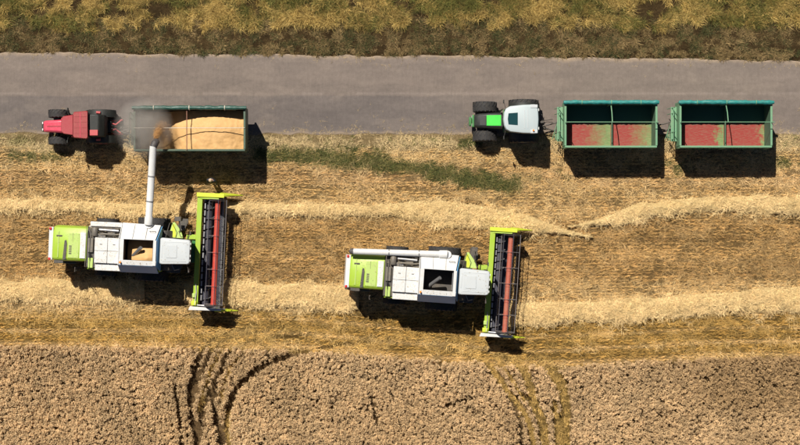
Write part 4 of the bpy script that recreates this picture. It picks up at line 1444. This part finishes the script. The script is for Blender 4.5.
# ------------------------------------------------------------------ tractors (forward = +X, origin on the ground under the rear axle)
def make_tractor_green(loc, rz):
    root = empty('tractor', loc, rz)
    tag(root, 'tractor with bright green hood and white cab roof pulling empty trailers', 'tractor', 'tractors parked along the road')
    for s_ in (-1, 1):
        wheel(root, (0, s_ * .88, .84), .84, .60, 'rim_cream', 18)
        wheel(root, (2.12, s_ * .80, .68), .68, .56, 'rim_cream', 18)
        fd = MB()
        rings = []
        for k in range(9):
            a = R(20 + k * 17.5)
            rr = .90
            rings.append([(rr * math.cos(a), s_ * .56, .82 + rr * math.sin(a)), (rr * math.cos(a), s_ * .98, .82 + rr * math.sin(a) - .02),
                          ((rr - .03) * math.cos(a), s_ * .98, .82 + (rr - .03) * math.sin(a) - .02), ((rr - .03) * math.cos(a), s_ * .56, .82 + (rr - .03) * math.sin(a))])
        fd.loft(rings)
        fd.build('fender', 'tractor_dark', root, bevel=.006)
    MB().tube([(0, -.8, .82), (0, .8, .82)], .12, 12).build('rear_axle', 'tractor_dark', root, smooth=True)
    MB().tube([(2.12, -.8, .66), (2.12, .8, .66)], .09, 12).build('front_axle', 'tractor_dark', root, smooth=True)
    MB().prism([(-.5, .55), (2.7, .55), (2.7, 1.0), (-.5, 1.1)], 'y', -.26, .26).build('chassis', 'tractor_dark', root, bevel=.03)
    # hood
    rings = []
    for x, w, z in ((1.20, .44, 1.72), (1.9, .42, 1.66), (2.5, .38, 1.55), (2.74, .33, 1.38)):
        rings.append([(x, -w, 1.0), (x, -w, z - .10), (x, -w + .10, z), (x, w - .10, z), (x, w, z - .10), (x, w, 1.0)])
    hd = MB().loft(rings).build('hood', 'tractor_dark', root, bevel=.02)
    MB().slab([(1.30, -.29, 1.735), (2.08, -.28, 1.668), (2.08, .28, 1.668), (1.30, .29, 1.735)], .03).build('top_panel', 'hood_green', hd, bevel=.012)
    MB().slab([(2.12, -.26, 1.655), (2.44, -.25, 1.585), (2.44, .25, 1.585), (2.12, .26, 1.655)], .02).build('grille_panel', 'tractor_dark', hd)
    MB().box(2.72, 2.86, -.34, .34, .95, 1.30).build('front_grille', 'tractor_green', hd, bevel=.04)
    for s_ in (-1, 1):
        box_part('headlight', 'lamp_glass', hd, 2.80, 2.87, s_ * .22 - .08, s_ * .22 + .08, 1.12, 1.26)
    MB().box(2.86, 3.0, -.25, .25, .55, .95).build('front_weight', 'tractor_green', root, bevel=.05)
    MB().tube([(1.32, -.52, 1.2), (1.32, -.52, 2.5), (1.26, -.54, 2.62)], .045, 10).build('exhaust', 'dark_metal', root, smooth=True)
    # cab
    cab = MB().prism([(-.55, 1.1), (1.12, 1.1), (1.16, 1.3), (-.6, 1.3)], 'y', -.62, .62).build('cab', 'tractor_green', root, bevel=.03)
    for x, y in ((-.55, .64), (-.55, -.64), (1.08, .56), (1.08, -.56), (.3, .68), (.3, -.68)):
        MB().box(x - .035, x + .035, y - .035, y + .035, 1.28, 2.60).build('cab_pillar', 'tractor_dark', cab, bevel=.008)
    for nm, q in (('windshield', [(1.11, -.52, 1.32), (1.11, .52, 1.32), (1.08, .52, 2.58), (1.08, -.52, 2.58)]),
                  ('rear_window', [(-.58, -.58, 1.5), (-.58, .58, 1.5), (-.56, .58, 2.58), (-.56, -.58, 2.58)]),
                  ('door_window', [(.34, .68, 1.32), (1.04, .58, 1.32), (1.04, .58, 2.58), (.34, .68, 2.58)]),
                  ('door_window', [(.34, -.68, 1.32), (1.04, -.58, 1.32), (1.04, -.58, 2.58), (.34, -.68, 2.58)]),
                  ('side_window', [(-.52, .66, 1.5), (.26, .69, 1.5), (.26, .69, 2.58), (-.52, .66, 2.58)]),
                  ('side_window', [(-.52, -.66, 1.5), (.26, -.69, 1.5), (.26, -.69, 2.58), (-.52, -.66, 2.58)])):
        MB().slab(q, .012).build(nm, 'cab_glass', cab)
    MB().box(-.1, .35, -.24, .24, 1.32, 1.72).box(-.2, -.08, -.24, .24, 1.6, 2.2).build('driver_seat', 'tractor_dark', cab, bevel=.04)
    MB().tube([(.75, 0, 1.4), (.62, 0, 1.85)], .03, 8).build('steering_column', 'tractor_dark', cab, smooth=True)
    # roof: rounded front, squared rear with ribs
    out = [(1.22, -.34), (1.26, 0), (1.22, .34), (1.12, .56), (.9, .69), (.2, .77), (-.42, .79), (-.62, .72), (-.66, 0), (-.62, -.72), (-.42, -.79), (.2, -.77), (.9, -.69), (1.12, -.56)]
    def rg(k, z): return [(.28 + (x - .28) * k, y * k, z) for x, y in out]
    roof = MB().loft([rg(.96, 2.58), rg(1.0, 2.64), rg(1.0, 2.74), rg(.95, 2.82), rg(.85, 2.845)]).build('cab_roof', 'roof_grey', cab, smooth=True)
    MB().prism([(.48, -.34), (.98, -.30), (1.02, 0), (.98, .30), (.48, .34)], 'z', 2.84, 2.858).build('roof_hatch', 'roof_glass', roof, bevel=.01)
    for x in (-.05, .12):
        box_part('roof_rib', 'cab_white', roof, x - .015, x + .015, -.5, .5, 2.845, 2.862, bevel=.004)
    for s_ in (-1, 1):
        box_part('roof_vent', 'cab_white', roof, -.58, -.2, s_ * .68 - .09, s_ * .68 + .09, 2.80, 2.872, bevel=.02)
        box_part('work_lamp', 'lamp_glass', roof, -.67, -.64, s_ * .5 - .07, s_ * .5 + .07, 2.64, 2.74, bevel=.008)
        MB().tube([(1.1, s_ * .6, 2.4), (1.2, s_ * .95, 2.4)], .014, 6).box(1.17, 1.22, s_ * .98 - .09, s_ * .98 + .09, 2.1, 2.42).build('mirror', 'tractor_dark', cab, bevel=.006)
    MB().tube([(-.35, .62, 2.84), (-.35, .62, 2.98)], .045, 10).build('beacon', 'beacon', roof, smooth=True)
    # rear linkage
    for s_ in (-1, 1): MB().tube([(-.3, s_ * .3, .75), (-1.05, s_ * .38, .65)], .035, 8).build('lift_arm', 'tractor_dark', root, smooth=True)
    MB().tube([(-.4, 0, 1.1), (-.9, 0, 1.0)], .03, 8).build('top_link', 'tractor_dark', root, smooth=True)
    for k in (-.12, .05):
        MB().tube([(-.5, k, 1.2), (-.9, k + .1, 1.35), (-1.3, k * .5, 1.0), (-1.6, k, .85)], .016, 6).build('hydraulic_hose', 'rubber', root, smooth=True)
    MB().box(-1.15, -.3, -.07, .07, .48, .56).build('tow_hitch', 'dark_metal', root, bevel=.01)
    MB().box(-.75, -.3, -.3, .3, .7, 1.25).build('rear_housing', 'tractor_dark', root, bevel=.06)
    return root


p = wpt(523.5, 121.5, .8); p.z = 0
make_tractor_green(p, math.pi)


def make_tractor_red(loc, rz):
    root = empty('tractor', loc, rz)
    tag(root, 'old red tractor with black tyres hitched to the grain filled trailer', 'tractor', 'tractors parked along the road')
    for s_ in (-1, 1):
        wheel(root, (0, s_ * .72, .78), .78, .42, 'frame_red', 18)
        wheel(root, (2.42, s_ * .74, .58), .58, .44, 'frame_red', 16)
        rings = []
        for k in range(9):
            a = R(15 + k * 18)
            rr = .88
            rings.append([(rr * math.cos(a), s_ * .50, .80 + rr * math.sin(a)), (rr * math.cos(a), s_ * .90, .78 + rr * math.sin(a)),
                          ((rr - .03) * math.cos(a), s_ * .90, .78 + (rr - .03) * math.sin(a)), ((rr - .03) * math.cos(a), s_ * .50, .80 + (rr - .03) * math.sin(a))])
        fd = MB().loft(rings).build('fender', 'tractor_dark', root, bevel=.006)
        MB().tube([(-.10, s_ * .72, 1.70), (.12, s_ * .74, 1.70)], .07, 10).build('fender_lamp', 'frame_red', fd, smooth=True)
    MB().tube([(0, -.75, .8), (0, .75, .8)], .12, 12).build('rear_axle', 'tractor_dark', root, smooth=True)
    MB().tube([(2.42, -.7, .58), (2.42, .7, .58)], .08, 12).build('front_axle', 'tractor_dark', root, smooth=True)
    MB().prism([(-.5, .55), (2.9, .5), (2.9, .95), (-.5, 1.1)], 'y', -.24, .24).build('chassis', 'tractor_dark', root, bevel=.03)
    rings = []
    for x, w, z in ((1.5, .40, 1.66), (2.3, .34, 1.58), (2.95, .31, 1.50), (3.08, .28, 1.36)):
        rings.append([(x, -w, .95), (x, -w, z - .09), (x, -w + .09, z), (x, w - .09, z), (x, w, z - .09), (x, w, .95)])
    hd = MB().loft(rings).build('hood', 'hood_glare_red', root, bevel=.02)
    MB().box(3.06, 3.12, -.25, .25, .98, 1.32).build('front_grille', 'tractor_dark', hd, bevel=.02)
    MB().slab([(1.62, -.03, 1.672), (2.85, -.03, 1.53), (2.85, .03, 1.53), (1.62, .03, 1.672)], .02).build('centre_strip', 'tractor_red', hd)
    for s_ in (-1, 1):
        box_part('headlight', 'lamp_glass', hd, 3.08, 3.13, s_ * .18 - .06, s_ * .18 + .06, 1.34, 1.44)
    MB().box(3.1, 3.28, -.25, .25, .5, .9).build('front_weight', 'tractor_dark', root, bevel=.04)
    MB().tube([(1.75, -.46, 1.2), (1.75, -.46, 2.35)], .045, 10).build('exhaust', 'dark_metal', root, smooth=True)
    cab = MB().prism([(.35, 1.05), (1.55, 1.05), (1.58, 1.3), (.3, 1.3)], 'y', -.58, .58).build('cab', 'tractor_red', root, bevel=.03)
    for x, y in ((.42, .62), (.42, -.62), (1.52, .46), (1.52, -.46), (1.0, .58), (1.0, -.58)):
        MB().box(x - .03, x + .03, y - .03, y + .03, 1.28, 2.42).build('cab_pillar', 'tractor_dark', cab, bevel=.008)
    for nm, q in (('windshield', [(1.55, -.44, 1.32), (1.55, .44, 1.32), (1.53, .44, 2.40), (1.53, -.44, 2.40)]),
                  ('rear_window', [(.39, -.58, 1.4), (.39, .58, 1.4), (.40, .58, 2.40), (.40, -.58, 2.40)]),
                  ('side_window', [(.46, .63, 1.34), (1.48, .50, 1.34), (1.48, .50, 2.40), (.46, .63, 2.40)]),
                  ('side_window', [(.46, -.63, 1.34), (1.48, -.50, 1.34), (1.48, -.50, 2.40), (.46, -.63, 2.40)])):
        MB().slab(q, .012).build(nm, 'cab_glass', cab)
    MB().box(.55, .95, -.24, .24, 1.32, 1.68).box(.48, .58, -.24, .24, 1.6, 2.1).build('driver_seat', 'tractor_dark', cab, bevel=.04)
    # roof in two steps: wide at the rear, tapering to the hood
    out = [(1.20, -.60), (1.20, .60), (1.14, .70), (.46, .76), (.40, .70), (.40, -.70), (.46, -.76), (1.14, -.70)]
    def rg(o_, k, z, c): return [(c + (x - c) * k, y * k, z) for x, y in o_]
    rear = MB().loft([rg(out, .97, 2.40, .8), rg(out, 1, 2.45, .8), rg(out, 1, 2.53, .8), rg(out, .95, 2.58, .8)]).build('cab_roof', 'roof_red', cab, smooth=True)
    out2 = [(1.86, -.36), (1.86, .36), (1.72, .48), (1.21, .56), (1.21, -.56), (1.72, -.48)]
    MB().loft([rg(out2, .97, 2.36, 1.5), rg(out2, 1, 2.40, 1.5), rg(out2, .99, 2.46, 1.5), rg(out2, .93, 2.50, 1.5)]).build('roof_visor', 'tractor_red', cab, smooth=True)
    for y in (-.45, -.15, .15, .45):
        box_part('roof_rib', 'roof_red', rear, .47, 1.12, y - .012, y + .012, 2.575, 2.592, bevel=.003)
    box_part('roof_rib', 'hood_glare_red', rear, .78, .81, -.68, .68, 2.575, 2.596, bevel=.003)
    for s_ in (-1, 1):
        MB().tube([(1.5, s_ * .5, 2.2), (1.58, s_ * .84, 2.2)], .014, 6).box(1.56, 1.6, s_ * .87 - .08, s_ * .87 + .08, 1.95, 2.24).build('mirror', 'tractor_dark', cab, bevel=.006)
    MB().box(-.6, .3, -.34, .34, .7, 1.22).build('rear_housing', 'tractor_dark', root, bevel=.06)
    rc = MB().prism([(-.42, 1.2), (.38, 1.2), (.38, 2.34), (-.12, 2.28), (-.38, 1.95)], 'y', -.60, .60).build('rear_cab', 'tractor_dark', cab, bevel=.06)
    MB().slab([(-.385, -.5, 1.4), (-.345, -.5, 1.95), (-.345, .5, 1.95), (-.385, .5, 1.4)], .01).build('rear_window', 'roof_glass', rc)
    MB().box(-.1, .34, .25, .56, 2.30, 2.37).build('tool_box', 'frame_red', rc, bevel=.02)
    for s_ in (-1, 1):
        MB().tube([(-.35, s_ * .26, 1.05), (-.80, s_ * .12, 1.0), (-1.05, s_ * .34, .9)], .045, 8).build('upper_link', 'frame_red', root, smooth=True)
        MB().tube([(-.3, s_ * .32, .7), (-1.1, s_ * .40, .62)], .04, 8).build('lift_arm', 'frame_red', root, smooth=True)
    for k in (-.1, .08):
        MB().tube([(-.5, k, 1.2), (-.9, k + .1, 1.3), (-1.3, k * .5, 1.0), (-1.6, k, .85)], .016, 6).build('hydraulic_hose', 'rubber', root, smooth=True)
    MB().box(-1.1, -.3, -.07, .07, .46, .54).build('tow_hitch', 'dark_metal', root, bevel=.01)
    return root


p = wpt(102, 127, .8); p.z = 0
make_tractor_red(p, math.pi)


# ------------------------------------------------------------------ trailers (front = -X, origin on the ground at the middle)
def make_trailer(label, loc, rz, L, Wd, zf, zt, mats, group, ridge=0.0, seed=0, rise=0.0):
    mo, mi, mfl, mtarp, mbow, mpole = mats
    root = empty('grain_trailer', loc, rz)
    tag(root, label, 'trailer', group)
    h, w = L / 2, Wd / 2
    t = .05
    fl = MB()
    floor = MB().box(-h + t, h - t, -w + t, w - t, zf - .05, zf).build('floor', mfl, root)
    for y in (-.45, .45):
        MB().box(-h + .1, h - .1, y - .06, y + .06, zf - .3, zf - .06).build('chassis_beam', 'dark_metal', root, bevel=.01)
    # sides: two boards of drop side panels between posts
    nb = 3 if L > 5.5 else 2
    for s_ in (-1, 1):
        for b in range(nb):
            x0 = -h + .06 + b * (L - .12) / nb; x1 = x0 + (L - .12) / nb
            sp = MB()
            y0, y1 = sorted((s_ * w, s_ * (w - t)))
            sp.box(x0 + .04, x1 - .04, y0, y1, zf - .02, zt - .05)
            o = sp.build('side_panel', mo, root, bevel=.008)
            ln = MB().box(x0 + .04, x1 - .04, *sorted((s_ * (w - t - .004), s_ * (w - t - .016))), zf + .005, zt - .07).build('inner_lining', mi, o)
            rb = MB()
            for k in range(5):
                x = x0 + .1 + (x1 - x0 - .2) * k / 4
                rb.box(x - .025, x + .025, *sorted((s_ * (w + .001), s_ * (w + .045))), zf + .02, zt - .1)
            tag(rb.build('ribs', mo, o, bevel=.008), kind='stuff')
        for b in range(nb + 1):
            x = -h + .06 + b * (L - .12) / nb
            MB().box(x - .045, x + .045, *sorted((s_ * (w + .05), s_ * (w - t - .02))), zf - .1, zt - .052).build('post', mo, root, bevel=.008)
        MB().box(-h, h, *sorted((s_ * (w + .03), s_ * (w - .075))), zt - .05, zt).build('top_rail', mo, root, bevel=.012)
    for x, nm in ((-h, 'front_wall'), (h - t, 'tailgate')):
        ew = MB().box(x, x + t, -w + .08, w - .08, zf - .02, zt - .05).build(nm, mo, root, bevel=.008)
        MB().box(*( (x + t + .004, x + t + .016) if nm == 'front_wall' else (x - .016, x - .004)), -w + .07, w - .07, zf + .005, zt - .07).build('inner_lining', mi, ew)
        rr = MB().box(x - .03, x + t + .03, -w + .08, w - .08, zt - .048, zt + .002)
        rr.build('top_rail', mo, ew, bevel=.012)
    # wheels
    for x in (-h + 1.0, h - 1.05):
        MB().tube([(x, -.85, .52), (x, .85, .52)], .06, 10).build('axle', 'dark_metal', root, smooth=True)
        MB().box(x - .4, x + .4, -.5, .5, .56, zf - .29).build('axle_stand', 'dark_metal', root, bevel=.02)
        for s_ in (-1, 1):
            wheel(root, (x, s_ * .95, .52), .52, .32, 'frame_red' if mo == 'deep_green' else 'rim_cream', 16)
    # drawbar
    db = MB()
    for s_ in (-1, 1): db.tube([(-h + .75, s_ * .48, .62), (-h - 1.0, s_ * .05, .56)], .04, 8)
    db.tube([(-h - 1.0, 0, .56), (-h - 1.35, 0, .54)], .045, 8)
    db.tube([(-h - .25, -.28, .6), (-h - .25, .28, .6)], .03, 8)
    db.build('drawbar', 'dark_metal', root, smooth=True)
    # front platform with a ladder
    fp = MB()
    fp.box(-h - .34, -h - .02, -w + .35, w - .2, zf + .55, zf + .59)
    plat = fp.build('front_platform', mo, root, bevel=.008)
    ld = MB()
    for y in (-w + .45, -w + .85, w - .55, w - .25):
        ld.tube([(-h - .38, y, zf - .3), (-h - .22, y, zt - .1)], .022, 6)
    for k in range(6):
        z = zf - .2 + k * .22
        ld.tube([(-h - .36 + k * .025, -w + .45, z), (-h - .36 + k * .025, -w + .85, z)], .02, 6)
    ld.tube([(-h - .30, -w + .45, zt - .35), (-h - .30, w - .25, zt - .35)], .022, 6)
    ld.tube([(-h - .55, -w + .5, zf + .1), (-h - .1, w - .4, zf + .5)], .022, 6)
    ld.build('ladder', mo, plat, smooth=True)
    # rolled tarpaulin along the north rail
    pts, rs = [], []
    rnd = random.Random(seed)
    n = 40
    for k in range(n + 1):
        x = -h - .09 + (L + .18) * k / n
        pts.append((x, w - .02 + rnd.uniform(-.012, .012), zt + .10 + rnd.uniform(-.01, .01)))
        rs.append(.115 * (1 + rnd.uniform(-.14, .14)) * (.8 if k in (0, n) else 1))
    tp = MB().tube(pts, rs, 14).build('tarpaulin_roll', mtarp, root, smooth=True)
    for f in (.18, .5, .82):
        x = -h + L * f
        MB().tube([(x - .02, w - .02, zt + .10), (x + .02, w - .02, zt + .10)], .135, 14).build('tie_strap', mpole, tp, smooth=True)
    # ridge pole and middle bow that carry the tarpaulin
    MB().box(-h, h, ridge - .018, ridge + .018, zt + rise + .02, zt + rise + .05).build('ridge_pole', mpole, root, bevel=.008)
    if rise > .1:
        for x in (-h + .025, h - .025):
            MB().tube([(x, ridge, zt), (x, ridge, zt + rise + .02)], .02, 6).build('ridge_post', mpole, root, smooth=True)
    return root, h, w


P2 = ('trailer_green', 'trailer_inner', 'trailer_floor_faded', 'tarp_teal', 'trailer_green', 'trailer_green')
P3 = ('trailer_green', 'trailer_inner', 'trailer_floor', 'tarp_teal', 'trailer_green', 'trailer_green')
P1 = ('deep_green', 'deep_inner', 'deep_inner', 'tarp_dark', 'bow_brown', 'rope')
GR = 'grain trailers along the road'
for (cx, cy, mats, lab, sd) in ((611, 124.5, P2, 'empty green trailer with faded red floor hitched behind the white roofed tractor', 1),
                                (726, 124.5, P3, 'empty green trailer with bright red floor, last of the train', 2)):
    p = wpt(cx, cy, 2.5); p.z = 0
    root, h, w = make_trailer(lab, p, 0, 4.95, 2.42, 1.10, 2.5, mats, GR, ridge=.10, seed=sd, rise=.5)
    # half bow between the tarpaulin rail and the ridge pole, and the low divider on the floor
    MB().tube([(0, w - .1, 2.47), (0, .62, 2.84), (0, .12, 3.02)], .028, 6).build('bow', 'trailer_green', root, smooth=True)
    MB().box(.20, .235, -w + .06, w - .06, 1.102, 1.42).build('floor_divider', 'trailer_inner', root, bevel=.006)
    MB().box(-.028, .028, w - .13, w - .075, 1.11, 2.445).build('middle_post', 'trailer_green', root, bevel=.006)

p = wpt(189.5, 129, 2.75); p.z = 0
T1 = p.copy()
T1L, T1W, T1F, T1T = 5.95, 2.30, 1.15, 2.75
root, h, w = make_trailer('dark green trailer being filled with grain from the unloading tube', p, 0, T1L, T1W, T1F, T1T, P1, GR, ridge=.06, seed=3)
for x in (-.14,):
    MB().box(x - .022, x + .022, -w + .02, w - .05, T1T + .005, T1T + .05).build('bow', 'bow_brown', root, bevel=.006)


# ------------------------------------------------------------------ grain
def grain_load():
    xs = np.arange(-T1L / 2 + .075, T1L / 2 - .07, .045)
    ys = np.arange(-T1W / 2 + .075, T1W / 2 - .07, .045)
    X, Y = np.meshgrid(xs, ys)
    # main heap towards the rear
    zx = np.interp(X, [-3, -1.75, -1.2, -.75, -.2, .5, 1.3, 2.2, 2.9], [0, 0.04, .40, .86, 1.14, 1.30, 1.38, 1.28, 1.08])
    main = zx - np.where(Y > 0, .34, .12) * zx * np.abs(Y / 1.1) ** 1.8 + (fbm(X * 1.4, Y * 1.4, 151) - .5) * .16
    rivul = (fbm(X * 5 + Y * 2, Y * 2, 152) - .5) * .07 + (fbm(X * 14, Y * 14, 155) - .5) * .03
    # cone that grows under the spout
    cone = .62 - .62 * np.hypot((X + 1.62), (Y - .28))
    Z = np.maximum(np.maximum(main, cone), .10 + (fbm(X * 2, Y * 2, 153) - .5) * .06) + rivul
    o = grid_obj('grain_heap', xs, ys, Z + T1F, 'grain')
    o.location = T1
    tag(o, 'tan heap of wheat grain filling the dark green trailer', 'grain', kind='stuff')


grain_load()
# rest of grain in the rear combine's tank
xs_ = np.arange(-.70, .79, .05); ys_2 = np.arange(-.70, .70, .05)
X, Y = np.meshgrid(xs_, ys_2)
Z = 2.46 + np.clip(.85 - .55 * np.hypot((X - .45) * .8, (Y + .42)), 0, 1) + (fbm(X * 5, Y * 5, 161) - .5) * .05
o = grid_obj('grain_heap', xs_, ys_2, Z, 'grain')
o.location = c1; o.rotation_euler = (0, 0, R(-2.6))
tag(o, 'last grain left in the tank of the unloading combine', 'grain', kind='stuff')


def grain_stream():
    V, F = [], []
    a = wpt(156.3, 137.5, 3.70)
    b = T1 + Vector((-1.55, .34, T1F + .55))
    n = 4200
    for k in range(n):
        u = random.random()
        c = a.lerp(b, u)
        c.z = a.z + (b.z - a.z) * u * u
        sp = .10 + .16 * u
        c += Vector((random.gauss(0, sp * .55), random.gauss(0, sp * .55), random.gauss(0, .05)))
        r = random.uniform(.010, .02)
        i = len(V)
        V += [(c.x + r, c.y, c.z), (c.x - r, c.y, c.z), (c.x, c.y + r, c.z), (c.x, c.y - r, c.z), (c.x, c.y, c.z + r * 1.6), (c.x, c.y, c.z - r * 1.6)]
        F += [(i, i + 2, i + 4), (i + 2, i + 1, i + 4), (i + 1, i + 3, i + 4), (i + 3, i, i + 4), (i + 2, i, i + 5), (i + 1, i + 2, i + 5), (i + 3, i + 1, i + 5), (i, i + 3, i + 5)]
    me = bpy.data.meshes.new('grain_stream')
    me.from_pydata(V, [], F)
    me.materials.append(M['grain'])
    o = bpy.data.objects.new('grain_stream', me)
    C.objects.link(o)
    tag(o, 'stream of falling grain below the spout of the unloading tube', 'grain', kind='stuff')


grain_stream()


def dust():
    m = bpy.data.materials.new('dust')
    m.use_nodes = True
    nt = m.node_tree
    nt.nodes.remove(nt.nodes['Principled BSDF'])
    pv = nt.nodes.new('ShaderNodeVolumePrincipled')
    pv.inputs['Color'].default_value = (0.70, 0.645, 0.58, 1)
    co = coords(nt)
    n1 = noise(nt, co, 1.7, 5, 0.65)
    tc = nt.nodes.new('ShaderNodeTexCoord')
    ln = nt.nodes.new('ShaderNodeVectorMath'); ln.operation = 'LENGTH'
    nt.links.new(tc.outputs['Object'], ln.inputs[0])
    fall = nt.nodes.new('ShaderNodeMapRange')
    nt.links.new(ln.outputs['Value'], fall.inputs[0])
    fall.inputs[1].default_value = 1.0; fall.inputs[2].default_value = .15
    nz = ramp(nt, n1, [(0.30, 0.0), (0.66, 1.0)])
    mu = nd(nt, 'ShaderNodeMath', operation='MULTIPLY'); nt.links.new(fall.outputs[0], mu.inputs[0]); nt.links.new(nz, mu.inputs[1])
    mu2 = nd(nt, 'ShaderNodeMath', operation='MULTIPLY'); nt.links.new(mu.outputs[0], mu2.inputs[0]); mu2.inputs[1].default_value = DUST
    nt.links.new(mu2.outputs[0], pv.inputs['Density'])
    nt.links.new(pv.outputs[0], nt.nodes['Material Output'].inputs['Volume'])
    bm = bmesh.new()
    bmesh.ops.create_icosphere(bm, subdivisions=3, radius=1)
    me = bpy.data.meshes.new('dust_cloud')
    bm.to_mesh(me); bm.free()
    me.materials.append(m)
    o = bpy.data.objects.new('dust_cloud', me)
    C.objects.link(o)
    c = wpt(144, 128, 2.75)
    o.location = c
    o.scale = (1.7, 1.75, 1.35)
    tag(o, 'grey dust cloud rising where grain pours into the trailer', 'dust', kind='stuff')


DUST = 2.3
dust()


# ------------------------------------------------------------------ person
def person():
    root = empty('person', (0, 0, 0), 0)
    p = wpt(214.5, 181, 0)
    root.location = p
    root.rotation_euler = (0, 0, R(-100))     # facing the combine header
    tag(root, 'person in dark clothes standing between filled trailer and combine header', 'person')
    V = [(0, 0, .95), (0, 0, 1.12), (0, .0, 1.30), (0, 0, 1.45), (.01, 0, 1.54), (.03, 0, 1.62), (.02, 0, 1.72)]
    E = [(0, 1), (1, 2), (2, 3), (3, 4), (4, 5), (5, 6)]
    Rr = [(.15, .12), (.15, .11), (.18, .12), (.12, .09), (.055, .055), (.085, .095), (.075, .085)]
    def chain(start, pts, rad):
        last = start
        for q, r_ in zip(pts, rad):
            V.append(q); Rr.append((r_, r_)); E.append((last, len(V) - 1)); last = len(V) - 1
        return last
    for s_ in (-1, 1):
        chain(0, [(0, s_ * .10, .86), (.02, s_ * .11, .50), (-.01, s_ * .115, .10), (.05, s_ * .12, .045), (.17, s_ * .14, .035)], [.095, .07, .05, .048, .035])
        hnd = chain(3, [(0, s_ * .19, 1.42), (.0, s_ * .245, 1.14), (.12, s_ * .25, .93), (.16, s_ * .245, .87)], [.062, .05, .036, .034])
        for k, ln in enumerate((.065, .08, .085, .075)):
            y = s_ * (.225 + k * .014)
            chain(hnd, [(.185, y, .845), (.195 + ln * .2, y, .835 - ln * .6), (.19, y, .835 - ln)], [.010, .009, .007])
        chain(hnd, [(.195, s_ * .215, .865), (.225, s_ * .205, .83)], [.011, .009])
    me = bpy.data.meshes.new('body')
    me.from_pydata(V, E, [])
    o = bpy.data.objects.new('body', me)
    C.objects.link(o)
    o.parent = root
    sk = o.modifiers.new('skin', 'SKIN')
    sk.use_smooth_shade = True
    for k, sv in enumerate(me.skin_vertices[0].data):
        sv.radius = Rr[k]
        sv.use_root = (k == 0)
    sb = o.modifiers.new('subdivision', 'SUBSURF'); sb.levels = 2; sb.render_levels = 2
    m, nt, b = new_mat('person_surface')
    tc = nt.nodes.new('ShaderNodeTexCoord')
    sep = nt.nodes.new('ShaderNodeSeparateXYZ'); nt.links.new(tc.outputs['Object'], sep.inputs[0])
    mr = nt.nodes.new('ShaderNodeMapRange'); nt.links.new(sep.outputs[2], mr.inputs[0]); mr.inputs[2].default_value = 2.0
    r_ = nt.nodes.new('ShaderNodeValToRGB'); r_.color_ramp.interpolation = 'CONSTANT'
    e = r_.color_ramp.elements
    e[0].position = 0; e[0].color = (.02, .016, .012, 1)
    e[1].position = .05; e[1].color = (.03, .035, .06, 1)
    for p_, c_ in ((.47, (.022, .025, .035, 1)), (.745, (.45, .26, .18, 1))):
        q = e.new(p_); q.color = c_
    nt.links.new(mr.outputs[0], r_.inputs[0])
    # hands are bare: they reach forward of the hips
    nt.links.new(r_.outputs[0], b.inputs['Base Color'])
    b.inputs['Roughness'].default_value = .8
    me.materials.append(m)
    # light hair
    hm, hnt, hb = new_mat('hair')
    hb.inputs['Base Color'].default_value = (.50, .36, .22, 1); hb.inputs['Roughness'].default_value = .7
    bm = bmesh.new()
    bmesh.ops.create_uvsphere(bm, u_segments=16, v_segments=10, radius=1)
    for v in bm.verts:
        x, y, z = v.co
        if z < -.05 and x > 0: x *= .55
        v.co = (.012 + x * .108, y * .096, 1.70 + z * .10)
    me2 = bpy.data.meshes.new('hair'); bm.to_mesh(me2); bm.free()
    me2.materials.append(hm); me2.shade_smooth()
    h_ = bpy.data.objects.new('hair', me2); C.objects.link(h_); h_.parent = root


person()
